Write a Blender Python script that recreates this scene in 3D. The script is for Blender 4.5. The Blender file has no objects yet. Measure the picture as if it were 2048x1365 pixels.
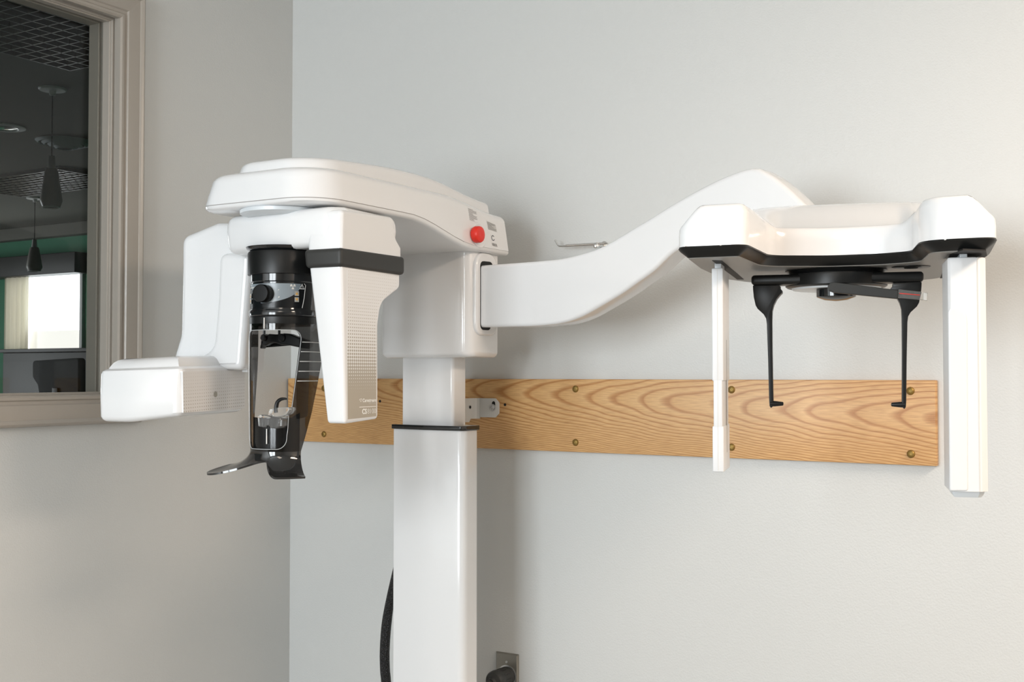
import bpy, bmesh, math, random
from mathutils import Vector, Matrix, noise
from math import sin, cos, pi, radians, atan2, sqrt

scene = bpy.context.scene
COL = scene.collection
random.seed(7)

# ------------------------------------------------------------------ camera
CAM = Vector((2.329, -2.606, 1.40))          # room corner on the floor is the origin
YAW = radians(31.0); PITCH = math.atan(65 / 2320); FPX = 2320.0
cd = bpy.data.cameras.new('camera'); cam = bpy.data.objects.new('camera', cd); COL.objects.link(cam)
cam.location = CAM
cam.rotation_euler = (pi / 2 + PITCH, 0, YAW)
cd.sensor_width = 36.0; cd.lens = 36.0 * FPX / 2048.0
cd.clip_start = 0.05; cd.clip_end = 60
scene.camera = cam

# ------------------------------------------------------------------ world, lights, exposure
scene.view_settings.view_transform = 'Standard'
scene.view_settings.look = 'None'
scene.view_settings.exposure = 0.36
scene.view_settings.gamma = 1.0
scene.view_settings.use_curve_mapping = False
w = bpy.data.worlds.new('world'); scene.world = w; w.use_nodes = True
w.node_tree.nodes['Background'].inputs[0].default_value = (0.75, 0.85, 1.0, 1)
w.node_tree.nodes['Background'].inputs[1].default_value = 0.25

def area(name, loc, target, sx, sy, power, col, spread=180):
    l = bpy.data.lights.new(name, 'AREA'); l.shape = 'RECTANGLE'; l.size = sx; l.size_y = sy
    l.energy = power; l.color = col; l.spread = radians(spread)
    o = bpy.data.objects.new(name, l); COL.objects.link(o)
    o.location = loc
    o.rotation_euler = (Vector(target) - Vector(loc)).to_track_quat('-Z', 'Z').to_euler()
    return o
# assumed window, not modelled: two area lights behind the camera, on its left
area('assumed_daylight', (0.62, -4.88, 1.75), (0.62, 0, 1.55), 0.72, 1.5, 48, (0.89, 0.955, 1.0))
area('assumed_daylight', (1.42, -4.88, 1.75), (1.42, 0, 1.55), 0.72, 1.5, 48, (0.89, 0.955, 1.0))
# assumed, unseen warm ceiling panel lamps of the room, area lights only
area('assumed_ceiling_lamp', (3.6, -1.15, 2.70), (3.6, -1.15, 0), 0.6, 1.2, 64, (1.0, 0.81, 0.65))
area('assumed_ceiling_lamp', (2.3, -3.6, 2.70), (2.3, -3.6, 0), 0.6, 1.2, 13, (1.0, 0.86, 0.72))

# added unseen fill that brightens the green wall of the room beyond the glass
area('far_room_fill', (-8.7, 1.2, 1.6), (0, 1.8, 1.5), 1.6, 1.3, 46, (0.93, 0.97, 1.0))

# ------------------------------------------------------------------ pixel -> point helpers
Fv = Vector((-sin(YAW) * cos(PITCH), cos(YAW) * cos(PITCH), sin(PITCH)))
Rv = Vector((cos(YAW), sin(YAW), 0)); Uv = Rv.cross(Fv)
def ray(u, v): return Fv + Rv * ((u - 1024) / FPX) - Uv * ((v - 682.5) / FPX)
def at_x(u, v, x): d = ray(u, v); return CAM + d * ((x - CAM.x) / d.x)
def at_y(u, v, y): d = ray(u, v); return CAM + d * ((y - CAM.y) / d.y)
def at_z(u, v, z): d = ray(u, v); return CAM + d * ((z - CAM.z) / d.z)
def at_plane(u, v, p, n): d = ray(u, v); return CAM + d * ((Vector(p) - CAM).dot(n) / d.dot(n))
class Frame:
    """upright frame turned by deg about the vertical, measured from the camera's foot"""
    def __init__(s, deg):
        a = radians(deg); s.A = Vector((cos(a), sin(a), 0)); s.B = Vector((-sin(a), cos(a), 0))
    def w(s, a, b, z): p = CAM + s.A * a + s.B * b; p.z = z; return p
    def at_a(s, u, v, a): d = ray(u, v); return CAM + d * (a / d.dot(s.A))
    def at_b(s, u, v, b): d = ray(u, v); return CAM + d * (b / d.dot(s.B))
    def ab(s, p): d = p - CAM; return (d.dot(s.A), d.dot(s.B), p.z)
X, Y, Z = Vector((1, 0, 0)), Vector((0, 1, 0)), Vector((0, 0, 1))
W = Frame(0); Q = Frame(4); N9 = Frame(9); G = Frame(14.8)

# ------------------------------------------------------------------ materials
def mat(name, col, rough=0.5, metal=0.0, coat=0.0, spec=0.5, bump=None, emit=None):
    m = bpy.data.materials.new(name); m.use_nodes = True
    nt = m.node_tree; b = nt.nodes['Principled BSDF']
    b.inputs['Base Color'].default_value = (*col, 1); b.inputs['Roughness'].default_value = rough
    b.inputs['Metallic'].default_value = metal; b.inputs['Coat Weight'].default_value = coat
    b.inputs['Coat Roughness'].default_value = 0.04
    b.inputs['Specular IOR Level'].default_value = spec
    if emit:
        b.inputs['Emission Color'].default_value = (*emit[0], 1); b.inputs['Emission Strength'].default_value = emit[1]
    if bump:
        scale, strength, dist = bump
        tc = nt.nodes.new('ShaderNodeTexCoord'); no = nt.nodes.new('ShaderNodeTexNoise'); bu = nt.nodes.new('ShaderNodeBump')
        no.inputs['Scale'].default_value = scale; no.inputs['Detail'].default_value = 3
        bu.inputs['Strength'].default_value = strength; bu.inputs['Distance'].default_value = dist
        nt.links.new(tc.outputs['Object'], no.inputs['Vector']); nt.links.new(no.outputs['Fac'], bu.inputs['Height'])
        nt.links.new(bu.outputs['Normal'], b.inputs['Normal'])
    return m
M = {}
M['wall'] = mat('painted_wall', (0.588, 0.598, 0.588), 0.42, bump=(250, 0.24, 0.0020))
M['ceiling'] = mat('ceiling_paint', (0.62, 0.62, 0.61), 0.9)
M['wall_dim'] = mat('low_bounce_wall_paint', (0.44, 0.43, 0.41), 0.5)  # unseen walls coloured darker to cut the light they bounce into view
M['louvre'] = mat('louvre_metal', (0.15, 0.15, 0.14), 0.3, metal=0.9)
M['rim'] = mat('acrylic_edge_highlight', (0.42, 0.44, 0.45), 0.2)  # pale tone painted as the highlight on the visor opening's edge
M['floor'] = mat('grey_vinyl', (0.30, 0.285, 0.265), 0.5)
M['trim'] = mat('taupe_gloss_paint', (0.35, 0.318, 0.278), 0.28, bump=(60, 0.15, 0.002))
M['white'] = mat('white_gloss_plastic', (0.745, 0.75, 0.755), 0.16, coat=0.35)
M['white_satin'] = mat('white_satin_plastic', (0.68, 0.69, 0.70), 0.4)
M['lightgrey'] = mat('pale_grey_plastic', (0.62, 0.66, 0.69), 0.3)
M['seam'] = mat('grey_seam', (0.30, 0.29, 0.28), 0.6)
M['black'] = mat('black_satin_plastic', (0.008, 0.0085, 0.0085), 0.36, spec=0.30)
M['blackgloss'] = mat('black_gloss_plastic', (0.008, 0.009, 0.010), 0.12, coat=0.3)
M['knobblack'] = mat('deep_black_plastic', (0.004, 0.004, 0.004), 0.3, spec=0.15)
M['rubber'] = mat('black_rubber', (0.028, 0.028, 0.026), 0.5, spec=0.35)
M['under'] = mat('graphite_underside', (0.20, 0.195, 0.185), 0.4)
M['slot'] = mat('slot_black', (0.004, 0.004, 0.004), 0.7)
M['red'] = mat('red_plastic', (0.72, 0.025, 0.012), 0.38)
M['brass'] = mat('brass', (0.30, 0.20, 0.06), 0.5, metal=0.8)
M['steel'] = mat('steel', (0.55, 0.56, 0.57), 0.28, metal=1.0)
M['chrome'] = mat('chrome', (0.75, 0.74, 0.72), 0.12, metal=1.0)
M['plate'] = mat('brushed_steel_plate', (0.30, 0.29, 0.26), 0.42, metal=0.8)
M['bracket'] = mat('grey_painted_steel', (0.60, 0.61, 0.60), 0.45)
M['plug'] = mat('plug_rubber', (0.03, 0.031, 0.03), 0.55)
M['print'] = mat('white_print', (0.86, 0.86, 0.84), 0.5)
M['printgrey'] = mat('pale_print', (0.62, 0.60, 0.56), 0.5)
M['ink'] = mat('grey_ink', (0.25, 0.25, 0.25), 0.6)
M['inkdark'] = mat('dark_ink', (0.05, 0.055, 0.08), 0.6)
M['label'] = mat('silver_label', (0.50, 0.50, 0.49), 0.4)
M['whitelabel'] = mat('white_label', (0.80, 0.80, 0.79), 0.4)
M['panelblue'] = mat('slate_panel_film', (0.20, 0.235, 0.26), 0.3)
M['panelblack'] = mat('black_panel_film', (0.012, 0.014, 0.016), 0.25)
M['amber'] = mat('amber_print', (0.75, 0.38, 0.06), 0.4)
M['keypad'] = mat('grey_keypad', (0.38, 0.37, 0.34), 0.4)
M['puttygrey'] = mat('putty_grey', (0.36, 0.35, 0.31), 0.4)
M['pendant'] = mat('grey_glass_shade', (0.24, 0.225, 0.20), 0.4)
M['darkceil'] = mat('unlit_ceiling_tile', (0.20, 0.195, 0.17), 0.9)  # white tile coloured dark: the room's dimness is put into the colour
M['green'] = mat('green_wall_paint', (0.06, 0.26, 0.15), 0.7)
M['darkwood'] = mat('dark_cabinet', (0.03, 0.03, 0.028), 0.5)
M['curtain'] = mat('cream_curtain', (0.78, 0.72, 0.58), 0.8)
M['sky'] = mat('window_daylight', (1, 1, 1), 0.5, emit=((0.93, 0.98, 1.0), 2.6))
M['braid'] = mat('black_braided_sleeve', (0.010, 0.010, 0.012), 0.4)

def thin_glass(name, tint, gloss_rough, refl=1.0):
    m = bpy.data.materials.new(name); m.use_nodes = True; nt = m.node_tree; nt.nodes.clear()
    out = nt.nodes.new('ShaderNodeOutputMaterial'); mx = nt.nodes.new('ShaderNodeMixShader')
    tr = nt.nodes.new('ShaderNodeBsdfTransparent'); gl = nt.nodes.new('ShaderNodeBsdfGlossy'); fr = nt.nodes.new('ShaderNodeFresnel')
    ge = nt.nodes.new('ShaderNodeNewGeometry'); mr = nt.nodes.new('ShaderNodeMapRange')      # same reflectance from both sides of the sheet
    mr.inputs['To Min'].default_value = 1.5; mr.inputs['To Max'].default_value = 1 / 1.5
    nt.links.new(ge.outputs['Backfacing'], mr.inputs['Value']); nt.links.new(mr.outputs[0], fr.inputs['IOR'])
    tr.inputs[0].default_value = (*tint, 1); gl.inputs['Roughness'].default_value = gloss_rough
    gl.inputs[0].default_value = (refl, refl, refl, 1)
    nt.links.new(fr.outputs[0], mx.inputs[0]); nt.links.new(tr.outputs[0], mx.inputs[1]); nt.links.new(gl.outputs[0], mx.inputs[2])
    nt.links.new(mx.outputs[0], out.inputs[0]); return m
M['smoke'] = thin_glass('smoked_acrylic', (0.27, 0.265, 0.26), 0.03)
M['glass'] = thin_glass('window_glass', (0.955, 0.965, 0.96), 0.01, 0.35)
M['clear'] = mat('clear_acrylic', (0.97, 0.965, 0.95), 0.04)
_b = M['clear'].node_tree.nodes['Principled BSDF']; _b.inputs['Transmission Weight'].default_value = 0.92; _b.inputs['IOR'].default_value = 1.4

def oak():
    m = bpy.data.materials.new('oak'); m.use_nodes = True; nt = m.node_tree; N = nt.nodes; L = nt.links
    b = N['Principled BSDF']; b.inputs['Roughness'].default_value = 0.42
    def mth(op, a, c=None):
        n = N.new('ShaderNodeMath'); n.operation = op
        for i, v in enumerate((a, c)):
            if v is None: continue
            if isinstance(v, (int, float)): n.inputs[i].default_value = v
            else: L.new(v, n.inputs[i])
        return n.outputs[0]
    tc = N.new('ShaderNodeTexCoord'); sp = N.new('ShaderNodeSeparateXYZ'); L.new(tc.outputs['Object'], sp.inputs[0])
    mp = N.new('ShaderNodeMapping'); mp.inputs['Scale'].default_value = (3.2, 1, 17); L.new(tc.outputs['Object'], mp.inputs[0])
    wob = N.new('ShaderNodeTexNoise'); wob.inputs['Scale'].default_value = 1.0; wob.inputs['Detail'].default_value = 3; L.new(mp.outputs[0], wob.inputs['Vector'])
    mp2 = N.new('ShaderNodeMapping'); mp2.inputs['Scale'].default_value = (7, 1, 40); L.new(tc.outputs['Object'], mp2.inputs[0])
    wob2 = N.new('ShaderNodeTexNoise'); wob2.inputs['Scale'].default_value = 1.0; wob2.inputs['Detail'].default_value = 2; L.new(mp2.outputs[0], wob2.inputs['Vector'])
    # growth rings of a flat-sawn board: nested arches opening to the right (x local runs along the board)
    zc = mth('ADD', sp.outputs['Z'], mth('ADD', mth('MULTIPLY', sp.outputs['X'], 0.044), -0.051))
    zc = mth('ADD', zc, mth('MULTIPLY', mth('SUBTRACT', wob.outputs['Fac'], 0.5), 0.022))
    az = mth('ABSOLUTE', zc)
    q = mth('MULTIPLY', mth('POWER', az, 1.9), 62.0)
    f = mth('SUBTRACT', sp.outputs['X'], q)
    f = mth('ADD', f, mth('MULTIPLY', mth('SUBTRACT', wob2.outputs['Fac'], 0.5), 0.014))
    mp4 = N.new('ShaderNodeMapping'); mp4.inputs['Scale'].default_value = (5.5, 0, 0.6); L.new(tc.outputs['Object'], mp4.inputs[0])
    lf_ = N.new('ShaderNodeTexNoise'); lf_.inputs['Scale'].default_value = 1.0; lf_.inputs['Detail'].default_value = 1; L.new(mp4.outputs[0], lf_.inputs['Vector'])
    f = mth('ADD', f, mth('MULTIPLY', mth('SUBTRACT', lf_.outputs['Fac'], 0.5), 0.16))
    ph = mth('MULTIPLY', f, 12.0)
    fr = mth('FRACT', ph)
    ramp = N.new('ShaderNodeValToRGB'); L.new(fr, ramp.inputs[0]); r = ramp.color_ramp
    r.elements[0].position = 0.0; r.elements[0].color = (0.60, 0.355, 0.145, 1)
    r.elements[1].position = 1.0; r.elements[1].color = (0.60, 0.355, 0.145, 1)
    for p, c in ((0.55, (0.64, 0.395, 0.175, 1)), (0.76, (0.455, 0.225, 0.075, 1)), (0.86, (0.43, 0.20, 0.062, 1)), (0.93, (0.55, 0.31, 0.12, 1))):
        e = r.elements.new(p); e.color = c
    mp3 = N.new('ShaderNodeMapping'); mp3.inputs['Scale'].default_value = (26, 1, 560); L.new(tc.outputs['Object'], mp3.inputs[0])
    fib = N.new('ShaderNodeTexNoise'); fib.inputs['Scale'].default_value = 1.0; fib.inputs['Detail'].default_value = 2; L.new(mp3.outputs[0], fib.inputs['Vector'])
    fr2 = N.new('ShaderNodeValToRGB'); L.new(fib.outputs['Fac'], fr2.inputs[0])
    fr2.color_ramp.elements[0].position = 0.33; fr2.color_ramp.elements[0].color = (0.70, 0.62, 0.55, 1)
    fr2.color_ramp.elements[1].position = 0.62; fr2.color_ramp.elements[1].color = (1.08, 1.08, 1.08, 1)
    mx = N.new('ShaderNodeMix'); mx.data_type = 'RGBA'; mx.blend_type = 'MULTIPLY'; mx.inputs['Factor'].default_value = 0.6
    L.new(ramp.outputs[0], mx.inputs['A']); L.new(fr2.outputs[0], mx.inputs['B'])
    L.new(mx.outputs['Result'], b.inputs['Base Color'])
    return m
M['oak'] = oak()

def dots(name, base, ink, r0, r1, vmax, power):
    """dot screen: UV is in units of the dot pitch, the dots grow as v runs from vmax down to 0"""
    m = bpy.data.materials.new(name); m.use_nodes = True; nt = m.node_tree; N = nt.nodes; L = nt.links
    b = N['Principled BSDF']; b.inputs['Roughness'].default_value = 0.25
    uv = N.new('ShaderNodeUVMap'); uv.uv_map = 'UVMap'
    fr = N.new('ShaderNodeVectorMath'); fr.operation = 'FRACTION'; L.new(uv.outputs[0], fr.inputs[0])
    ds = N.new('ShaderNodeVectorMath'); ds.operation = 'DISTANCE'; L.new(fr.outputs[0], ds.inputs[0]); ds.inputs[1].default_value = (0.5, 0.5, 0)
    sp = N.new('ShaderNodeSeparateXYZ'); L.new(uv.outputs[0], sp.inputs[0])
    fl = N.new('ShaderNodeMath'); fl.operation = 'FLOOR'; L.new(sp.outputs['Y'], fl.inputs[0])
    mr = N.new('ShaderNodeMapRange'); L.new(fl.outputs[0], mr.inputs['Value'])
    mr.inputs['From Min'].default_value = vmax; mr.inputs['From Max'].default_value = 0
    mr.inputs['To Min'].default_value = 0; mr.inputs['To Max'].default_value = 1
    mr.clamp = True
    gt = N.new('ShaderNodeMapRange'); 
    pw_ = N.new('ShaderNodeMath'); pw_.operation = 'POWER'; pw_.inputs[1].default_value = power; ml = N.new('ShaderNodeMath'); ml.operation = 'MULTIPLY_ADD'; ml.inputs[1].default_value = r1 - r0; ml.inputs[2].default_value = r0
    L.new(mr.outputs[0], pw_.inputs[0]); L.new(pw_.outputs[0], ml.inputs[0])
    sb = N.new('ShaderNodeMath'); sb.operation = 'SUBTRACT'; L.new(ds.outputs['Value'], sb.inputs[0]); L.new(ml.outputs[0], sb.inputs[1])
    L.new(sb.outputs[0], gt.inputs['Value']); gt.inputs['From Min'].default_value = -0.05; gt.inputs['From Max'].default_value = 0.05
    mx = N.new('ShaderNodeMix'); mx.data_type = 'RGBA'; L.new(gt.outputs[0], mx.inputs['Factor'])
    mx.inputs['A'].default_value = (*ink, 1); mx.inputs['B'].default_value = (*base, 1)
    L.new(mx.outputs['Result'], b.inputs['Base Color'])
    return m
M['dots_sensor'] = dots('dot_print_graduated', (0.745, 0.75, 0.755), (0.41, 0.385, 0.335), 0.09, 0.75, 41, 2.2)
M['dots_tube'] = dots('dot_print_fine', (0.745, 0.75, 0.755), (0.44, 0.42, 0.38), 0.05, 0.19, 11, 1.0)

# ------------------------------------------------------------------ object helpers
def wloc(o):
    p = Vector((0, 0, 0))
    while o: p += o.location; o = o.parent
    return p
def link(name, bm, m, parent=None, smooth=35, uvs=None):
    """one mesh object; bm holds world coordinates, origin goes to the middle of its bounds"""
    bmesh.ops.recalc_face_normals(bm, faces=bm.faces)
    lo = Vector((min(v.co[i] for v in bm.verts) for i in range(3))); hi = Vector((max(v.co[i] for v in bm.verts) for i in range(3)))
    c = (lo + hi) / 2
    for v in bm.verts: v.co -= c
    me = bpy.data.meshes.new(name); bm.to_mesh(me); bm.free()
    ms = m if isinstance(m, (list, tuple)) else [m]
    for k in ms: me.materials.append(M[k] if isinstance(k, str) else k)
    me.polygons.foreach_set('use_smooth', [True] * len(me.polygons))
    me.set_sharp_from_angle(angle=radians(smooth))
    o = bpy.data.objects.new(name, me); COL.objects.link(o)
    o.location = c - (wloc(parent) if parent else Vector((0, 0, 0)))
    if parent: o.parent = parent
    return o
def empty(name, loc, label, cat, group=None):
    o = bpy.data.objects.new(name, None); COL.objects.link(o); o.location = loc
    o.empty_display_size = 0.05
    return tag(o, label, cat, group)
def tag(o, label, cat, group=None):
    o['label'] = label; o['category'] = cat
    if group: o['group'] = group
    return o
def struct(o): o['kind'] = 'structure'; return o
def copy_tree(o, parent=None):
    c = o.copy(); COL.objects.link(c)
    if parent: c.parent = parent
    for ch in list(o.children): copy_tree(ch, c)
    return c

# ------------------------------------------------------------------ shape helpers
def fillet(pts, r, n=6):
    """round the corners of a 2D polygon; r is one radius or one per corner"""
    out = []; k = len(pts)
    for i in range(k):
        p = Vector(pts[i]); a = Vector(pts[i - 1]); b = Vector(pts[(i + 1) % k])
        rr = r[i] if isinstance(r, (list, tuple)) else r
        u = (a - p); v = (b - p); lu, lv = u.length, v.length
        if rr <= 0 or lu < 1e-6 or lv < 1e-6: out.append(p); continue
        u /= lu; v /= lv
        cosang = max(-1, min(1, u.dot(v))); half = math.acos(cosang) / 2
        if half > pi / 2 - 0.03: out.append(p); continue
        t = min(rr / math.tan(half), lu * 0.48, lv * 0.48)
        p0 = p + u * t; p1 = p + v * t
        for j in range(n + 1):
            s = j / n; out.append(p0 * (1 - s) ** 2 + p * (2 * s * (1 - s)) + p1 * s ** 2)
    return out
def resample(p, d):
    out = []
    for i in range(len(p)):
        a, b = p[i], p[(i + 1) % len(p)]; k = max(1, int(math.ceil((b - a).length / d)))
        out += [a.lerp(b, j / k) for j in range(k)]
    return out
def area2(p): return sum(p[i - 1].x * p[i].y - p[i].x * p[i - 1].y for i in range(len(p))) / 2
def clean(pts, eps=4e-4):
    out = []
    for p in pts:
        p = Vector(p)
        if not out or (p - out[-1]).length > eps: out.append(p)
    if (out[0] - out[-1]).length < eps: out.pop()
    return out
def inset(pts, d):
    out = []; k = len(pts)
    for i in range(k):
        a = pts[i] - pts[i - 1]; b = pts[(i + 1) % k] - pts[i]
        n1 = Vector((-a.y, a.x)).normalized(); n2 = Vector((-b.y, b.x)).normalized()
        den = max(0.35, 1 + n1.dot(n2))
        out.append(pts[i] + (n1 + n2) / den * d)
    for it in range(12):                       # short edges that turned over collapse to a point
        bad = False; i = 0
        while i < k:
            j = (i + 1) % k
            e = out[j] - out[i]
            if e.length > 1e-7 and e.dot(pts[j] - pts[i]) < 0:
                # widen the run of flipped edges and close it up
                m = (out[i] + out[j]) / 2; out[i] = m.copy(); out[j] = m.copy(); bad = True
            i += 1
        if not bad: break
    return out
def rnd(h0, h1, r, n=4, r2=None):
    """levels (height, inset) of a slab from h0 to h1 with rounded edges"""
    r2 = r if r2 is None else r2; L = []
    if r > 0: L += [(h0 + r * (1 - sin(t)), r * (1 - cos(t))) for t in [pi / 2 * (1 - i / n) for i in range(n + 1)]]
    else: L.append((h0, 0))
    if r2 > 0: L += [(h1 - r2 * (1 - sin(t)), r2 * (1 - cos(t))) for t in [pi / 2 * i / n for i in range(n + 1)]]
    else: L.append((h1, 0))
    return L
def rings(bm, rs, caps=(True, True), closed=True):
    vs = [[bm.verts.new(p) for p in r] for r in rs]; k = len(vs[0])
    for a, b in zip(vs, vs[1:]):
        for i in range(k if closed else k - 1):
            j = (i + 1) % k
            try: bm.faces.new((a[i], a[j], b[j], b[i]))
            except ValueError: pass
    if caps[0]: bm.faces.new(vs[0][::-1])
    if caps[1]: bm.faces.new(vs[-1])
    return vs
def stack(pts2, O, U, V, Nn, levels, bm=None, warp=None):
    """slab with outline pts2 in the (U,V) plane through O, stacked along Nn"""
    bm = bm or bmesh.new(); p = clean(pts2)
    if area2(p) < 0: p = p[::-1]
    rs = []; levels = list(levels); E = 0.0008      # a support ring keeps the flat ends flat
    if levels[0][1] > 0.0009: levels.insert(0, (levels[0][0], levels[0][1] + E))
    if levels[-1][1] > 0.0009: levels.append((levels[-1][0], levels[-1][1] + E))
    for h, d in levels:
        q = inset(p, d) if d else p
        r = [Vector(O) + U * c.x + V * c.y + Nn * h for c in q]
        if warp: r = [warp(v) for v in r]
        rs.append(r)
    rings(bm, rs); return bm
def plan(pts, levels, bm=None, warp=None, frame=None):
    """outline in plan (world x,y or frame a,b), levels in world z"""
    if frame:
        O = CAM.copy(); O.z = 0
        return stack(pts, O, frame.A, frame.B, Z, levels, bm, warp)
    return stack(pts, (0, 0, 0), X, Y, Z, levels, bm, warp)
def face_xz(px, y, depth, r=0.002, fil=0, bm=None, n=3):
    """image outline laid on the plane y = const, given real depth towards the wall (+y)"""
    pts = [at_y(u, v, y) for u, v in px]; p2 = [Vector((p.x, p.z)) for p in pts]
    if fil: p2 = fillet(p2, fil)
    return stack(p2, (0, y, 0), X, Z, Y, rnd(0, depth, r, n), bm)
def face_b(fr, px, b, depth, r=0.002, fil=0, bm=None, r2=None, n=3):
    pts = [fr.ab(fr.at_b(u, v, b)) for u, v in px]; p2 = [Vector((p[0], p[2])) for p in pts]
    if fil: p2 = fillet(p2, fil)
    O = CAM + fr.B * b; O.z = 0
    return stack(p2, O, fr.A, Z, fr.B, rnd(0, depth, r, n, r2), bm)
def box(lo, hi, r=0.0, bm=None):
    return plan([(lo[0], lo[1]), (hi[0], lo[1]), (hi[0], hi[1]), (lo[0], hi[1])] if r <= 0 else
                fillet([(lo[0], lo[1]), (hi[0], lo[1]), (hi[0], hi[1]), (lo[0], hi[1])], r, 3),
                rnd(lo[2], hi[2], r, 3) if r > 0 else [(lo[2], 0), (hi[2], 0)], bm)
def fbox(fr, a0, a1, b0, b1, z0, z1, r=0.0, bm=None):
    pts = [(a0, b0), (a1, b0), (a1, b1), (a0, b1)]
    return plan(fillet(pts, r, 3) if r > 0 else [Vector(p) for p in pts], rnd(z0, z1, r, 3) if r > 0 else [(z0, 0), (z1, 0)], bm, frame=fr)
def spline(pts, n=8):
    P = [Vector(p) for p in pts]; out = []
    for i in range(len(P) - 1):
        p0 = P[max(0, i - 1)]; p1 = P[i]; p2 = P[i + 1]; p3 = P[min(len(P) - 1, i + 2)]
        for j in range(n):
            t = j / n
            out.append(0.5 * ((2 * p1) + (p2 - p0) * t + (2 * p0 - 5 * p1 + 4 * p2 - p3) * t * t + (3 * p1 - p0 - 3 * p2 + p3) * t ** 3))
    out.append(P[-1]); return out
def tube(path, r, n=10, bm=None, caps=(True, True)):
    bm = bm or bmesh.new(); P = [Vector(p) for p in path]; rs = []
    t0 = (P[1] - P[0]).normalized(); up = Z if abs(t0.z) < 0.9 else X
    s = t0.cross(up).normalized()
    for i, p in enumerate(P):
        t = (P[min(i + 1, len(P) - 1)] - P[max(i - 1, 0)]).normalized()
        s = (s - t * s.dot(t)).normalized(); q = t.cross(s)
        rr = r[i] if isinstance(r, (list, tuple)) else r
        rs.append([p + (s * cos(2 * pi * k / n) + q * sin(2 * pi * k / n)) * rr for k in range(n)])
    rings(bm, rs, caps); return bm
def lathe(O, axis, prof, n=32, bm=None, caps=(True, True)):
    """profile (radius, distance along axis)"""
    bm = bm or bmesh.new(); a = Vector(axis).normalized(); up = Z if abs(a.z) < 0.9 else X
    s = a.cross(up).normalized(); q = a.cross(s); O = Vector(O)
    rings(bm, [[O + a * h + (s * cos(2 * pi * k / n) + q * sin(2 * pi * k / n)) * max(r, 1e-4) for k in range(n)] for r, h in prof], caps)
    return bm
def quad_strip(bm, pa, pb):
    va = [bm.verts.new(p) for p in pa]; vb = [bm.verts.new(p) for p in pb]
    for i in range(len(va) - 1): bm.faces.new((va[i], va[i + 1], vb[i + 1], vb[i]))
def text_mesh(name, body, O, U, V, size, thick, m, parent, bold=0.0, spacing=1.0, width=None):
    cu = bpy.data.curves.new(name, 'FONT'); cu.body = body; cu.size = size; cu.extrude = thick; cu.offset = bold; cu.space_character = spacing
    t = bpy.data.objects.new(name, cu); COL.objects.link(t)
    me = bpy.data.meshes.new_from_object(t.evaluated_get(bpy.context.evaluated_depsgraph_get()))
    bpy.data.objects.remove(t)
    bm = bmesh.new(); bm.from_mesh(me); bpy.data.meshes.remove(me)
    if width:
        xs = [v.co.x for v in bm.verts]; k = width / (max(xs) - min(xs)); x0 = min(xs)
        for v in bm.verts: v.co.x = (v.co.x - x0) * k
    Nn = U.cross(V)
    for v in bm.verts: v.co = Vector(O) + U * v.co.x + V * v.co.y + Nn * v.co.z
    return link(name, bm, m, parent)

# ================================================================== THE ROOM
RX0, RX1, RY0, RY1, RH = 0.0, 4.4, -5.0, 0.0, 2.75
T = 0.11
struct(link('floor', box((RX0 - T, RY0 - T, -0.05), (RX1 + T, RY1 + T, 0)), 'floor'))
struct(link('ceiling', box((RX0, RY0 - T, RH), (RX1 + T, RY1 + T, RH + 0.05)), 'ceiling'))
struct(link('wall_back', box((RX0, 0, 0), (RX1 + T, T, RH)), 'wall'))
struct(link('wall_right', box((RX1, RY0, 0), (RX1 + T, 0, RH)), 'wall_dim'))
struct(link('wall_front', box((RX0 - T, RY0 - T, 0), (RX1 + T, RY0, RH)), 'wall_dim'))
# left wall with the observation window opening
WY0, WY1, WZ0, WZ1 = -1.90, -0.640, 1.343, 2.295
bm = bmesh.new()
box((-T, RY0, 0), (0, WY0, RH), bm=bm); box((-T, WY1, 0), (0, T, RH), bm=bm)
box((-T, WY0, 0), (0, WY1, WZ0), bm=bm); box((-T, WY0, WZ1), (0, WY1, RH), bm=bm)
struct(link('wall_left', bm, 'wall'))

# window: moulded casing, jamb, stops, pane
win = bpy.data.objects.new('window_1', None); COL.objects.link(win); win.location = (-0.05, (WY0 + WY1) / 2, WZ0); struct(win)
def casing():
    # profile: (distance outwards from the opening, height off the wall)
    prof = [(-0.006, -0.004), (-0.006, 0.010), (-0.002, 0.014), (0.004, 0.014), (0.007, 0.010), (0.014, 0.011), (0.017, 0.015), (0.034, 0.017), (0.050, 0.018),
            (0.053, 0.022), (0.059, 0.024), (0.064, 0.021), (0.066, 0.014), (0.066, -0.001)]
    bm = bmesh.new()
    c = [(WY0, WZ0, -1, -1), (WY1, WZ0, 1, -1), (WY1, WZ1, 1, 1), (WY0, WZ1, -1, 1)]
    rs = [[Vector((h, y + sy * d, z + sz * d)) for d, h in prof] for y, z, sy, sz in c]
    rs.append(rs[0])
    for a, b in zip(rs, rs[1:]):
        va = [bm.verts.new(p) for p in a]; vb = [bm.verts.new(p) for p in b]
        for i in range(len(va) - 1): bm.faces.new((va[i], va[i + 1], vb[i + 1], vb[i]))
    return bm
link('casing', casing(), 'trim', win)
def ring_frame(d0, d1, x0, x1, r=0.002, bm=None):
    """rectangular ring just inside the opening: inset d0..d1, between x0 and x1"""
    bm = bm or bmesh.new()
    def rr(d, x): return [Vector((x, WY0 + d, WZ0 + d)), Vector((x, WY1 - d, WZ0 + d)), Vector((x, WY1 - d, WZ1 - d)), Vector((x, WY0 + d, WZ1 - d))]
    rs = [rr(d0, x0), rr(d1 - r, x0), rr(d1, x0 + r), rr(d1, x1 - r), rr(d1 - r, x1), rr(d0, x1), rr(d0, x0)]
    rings(bm, rs, (False, False)); return bm
link('jamb', ring_frame(-0.005, 0.001, -T, 0.002), 'trim', win)
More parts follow.
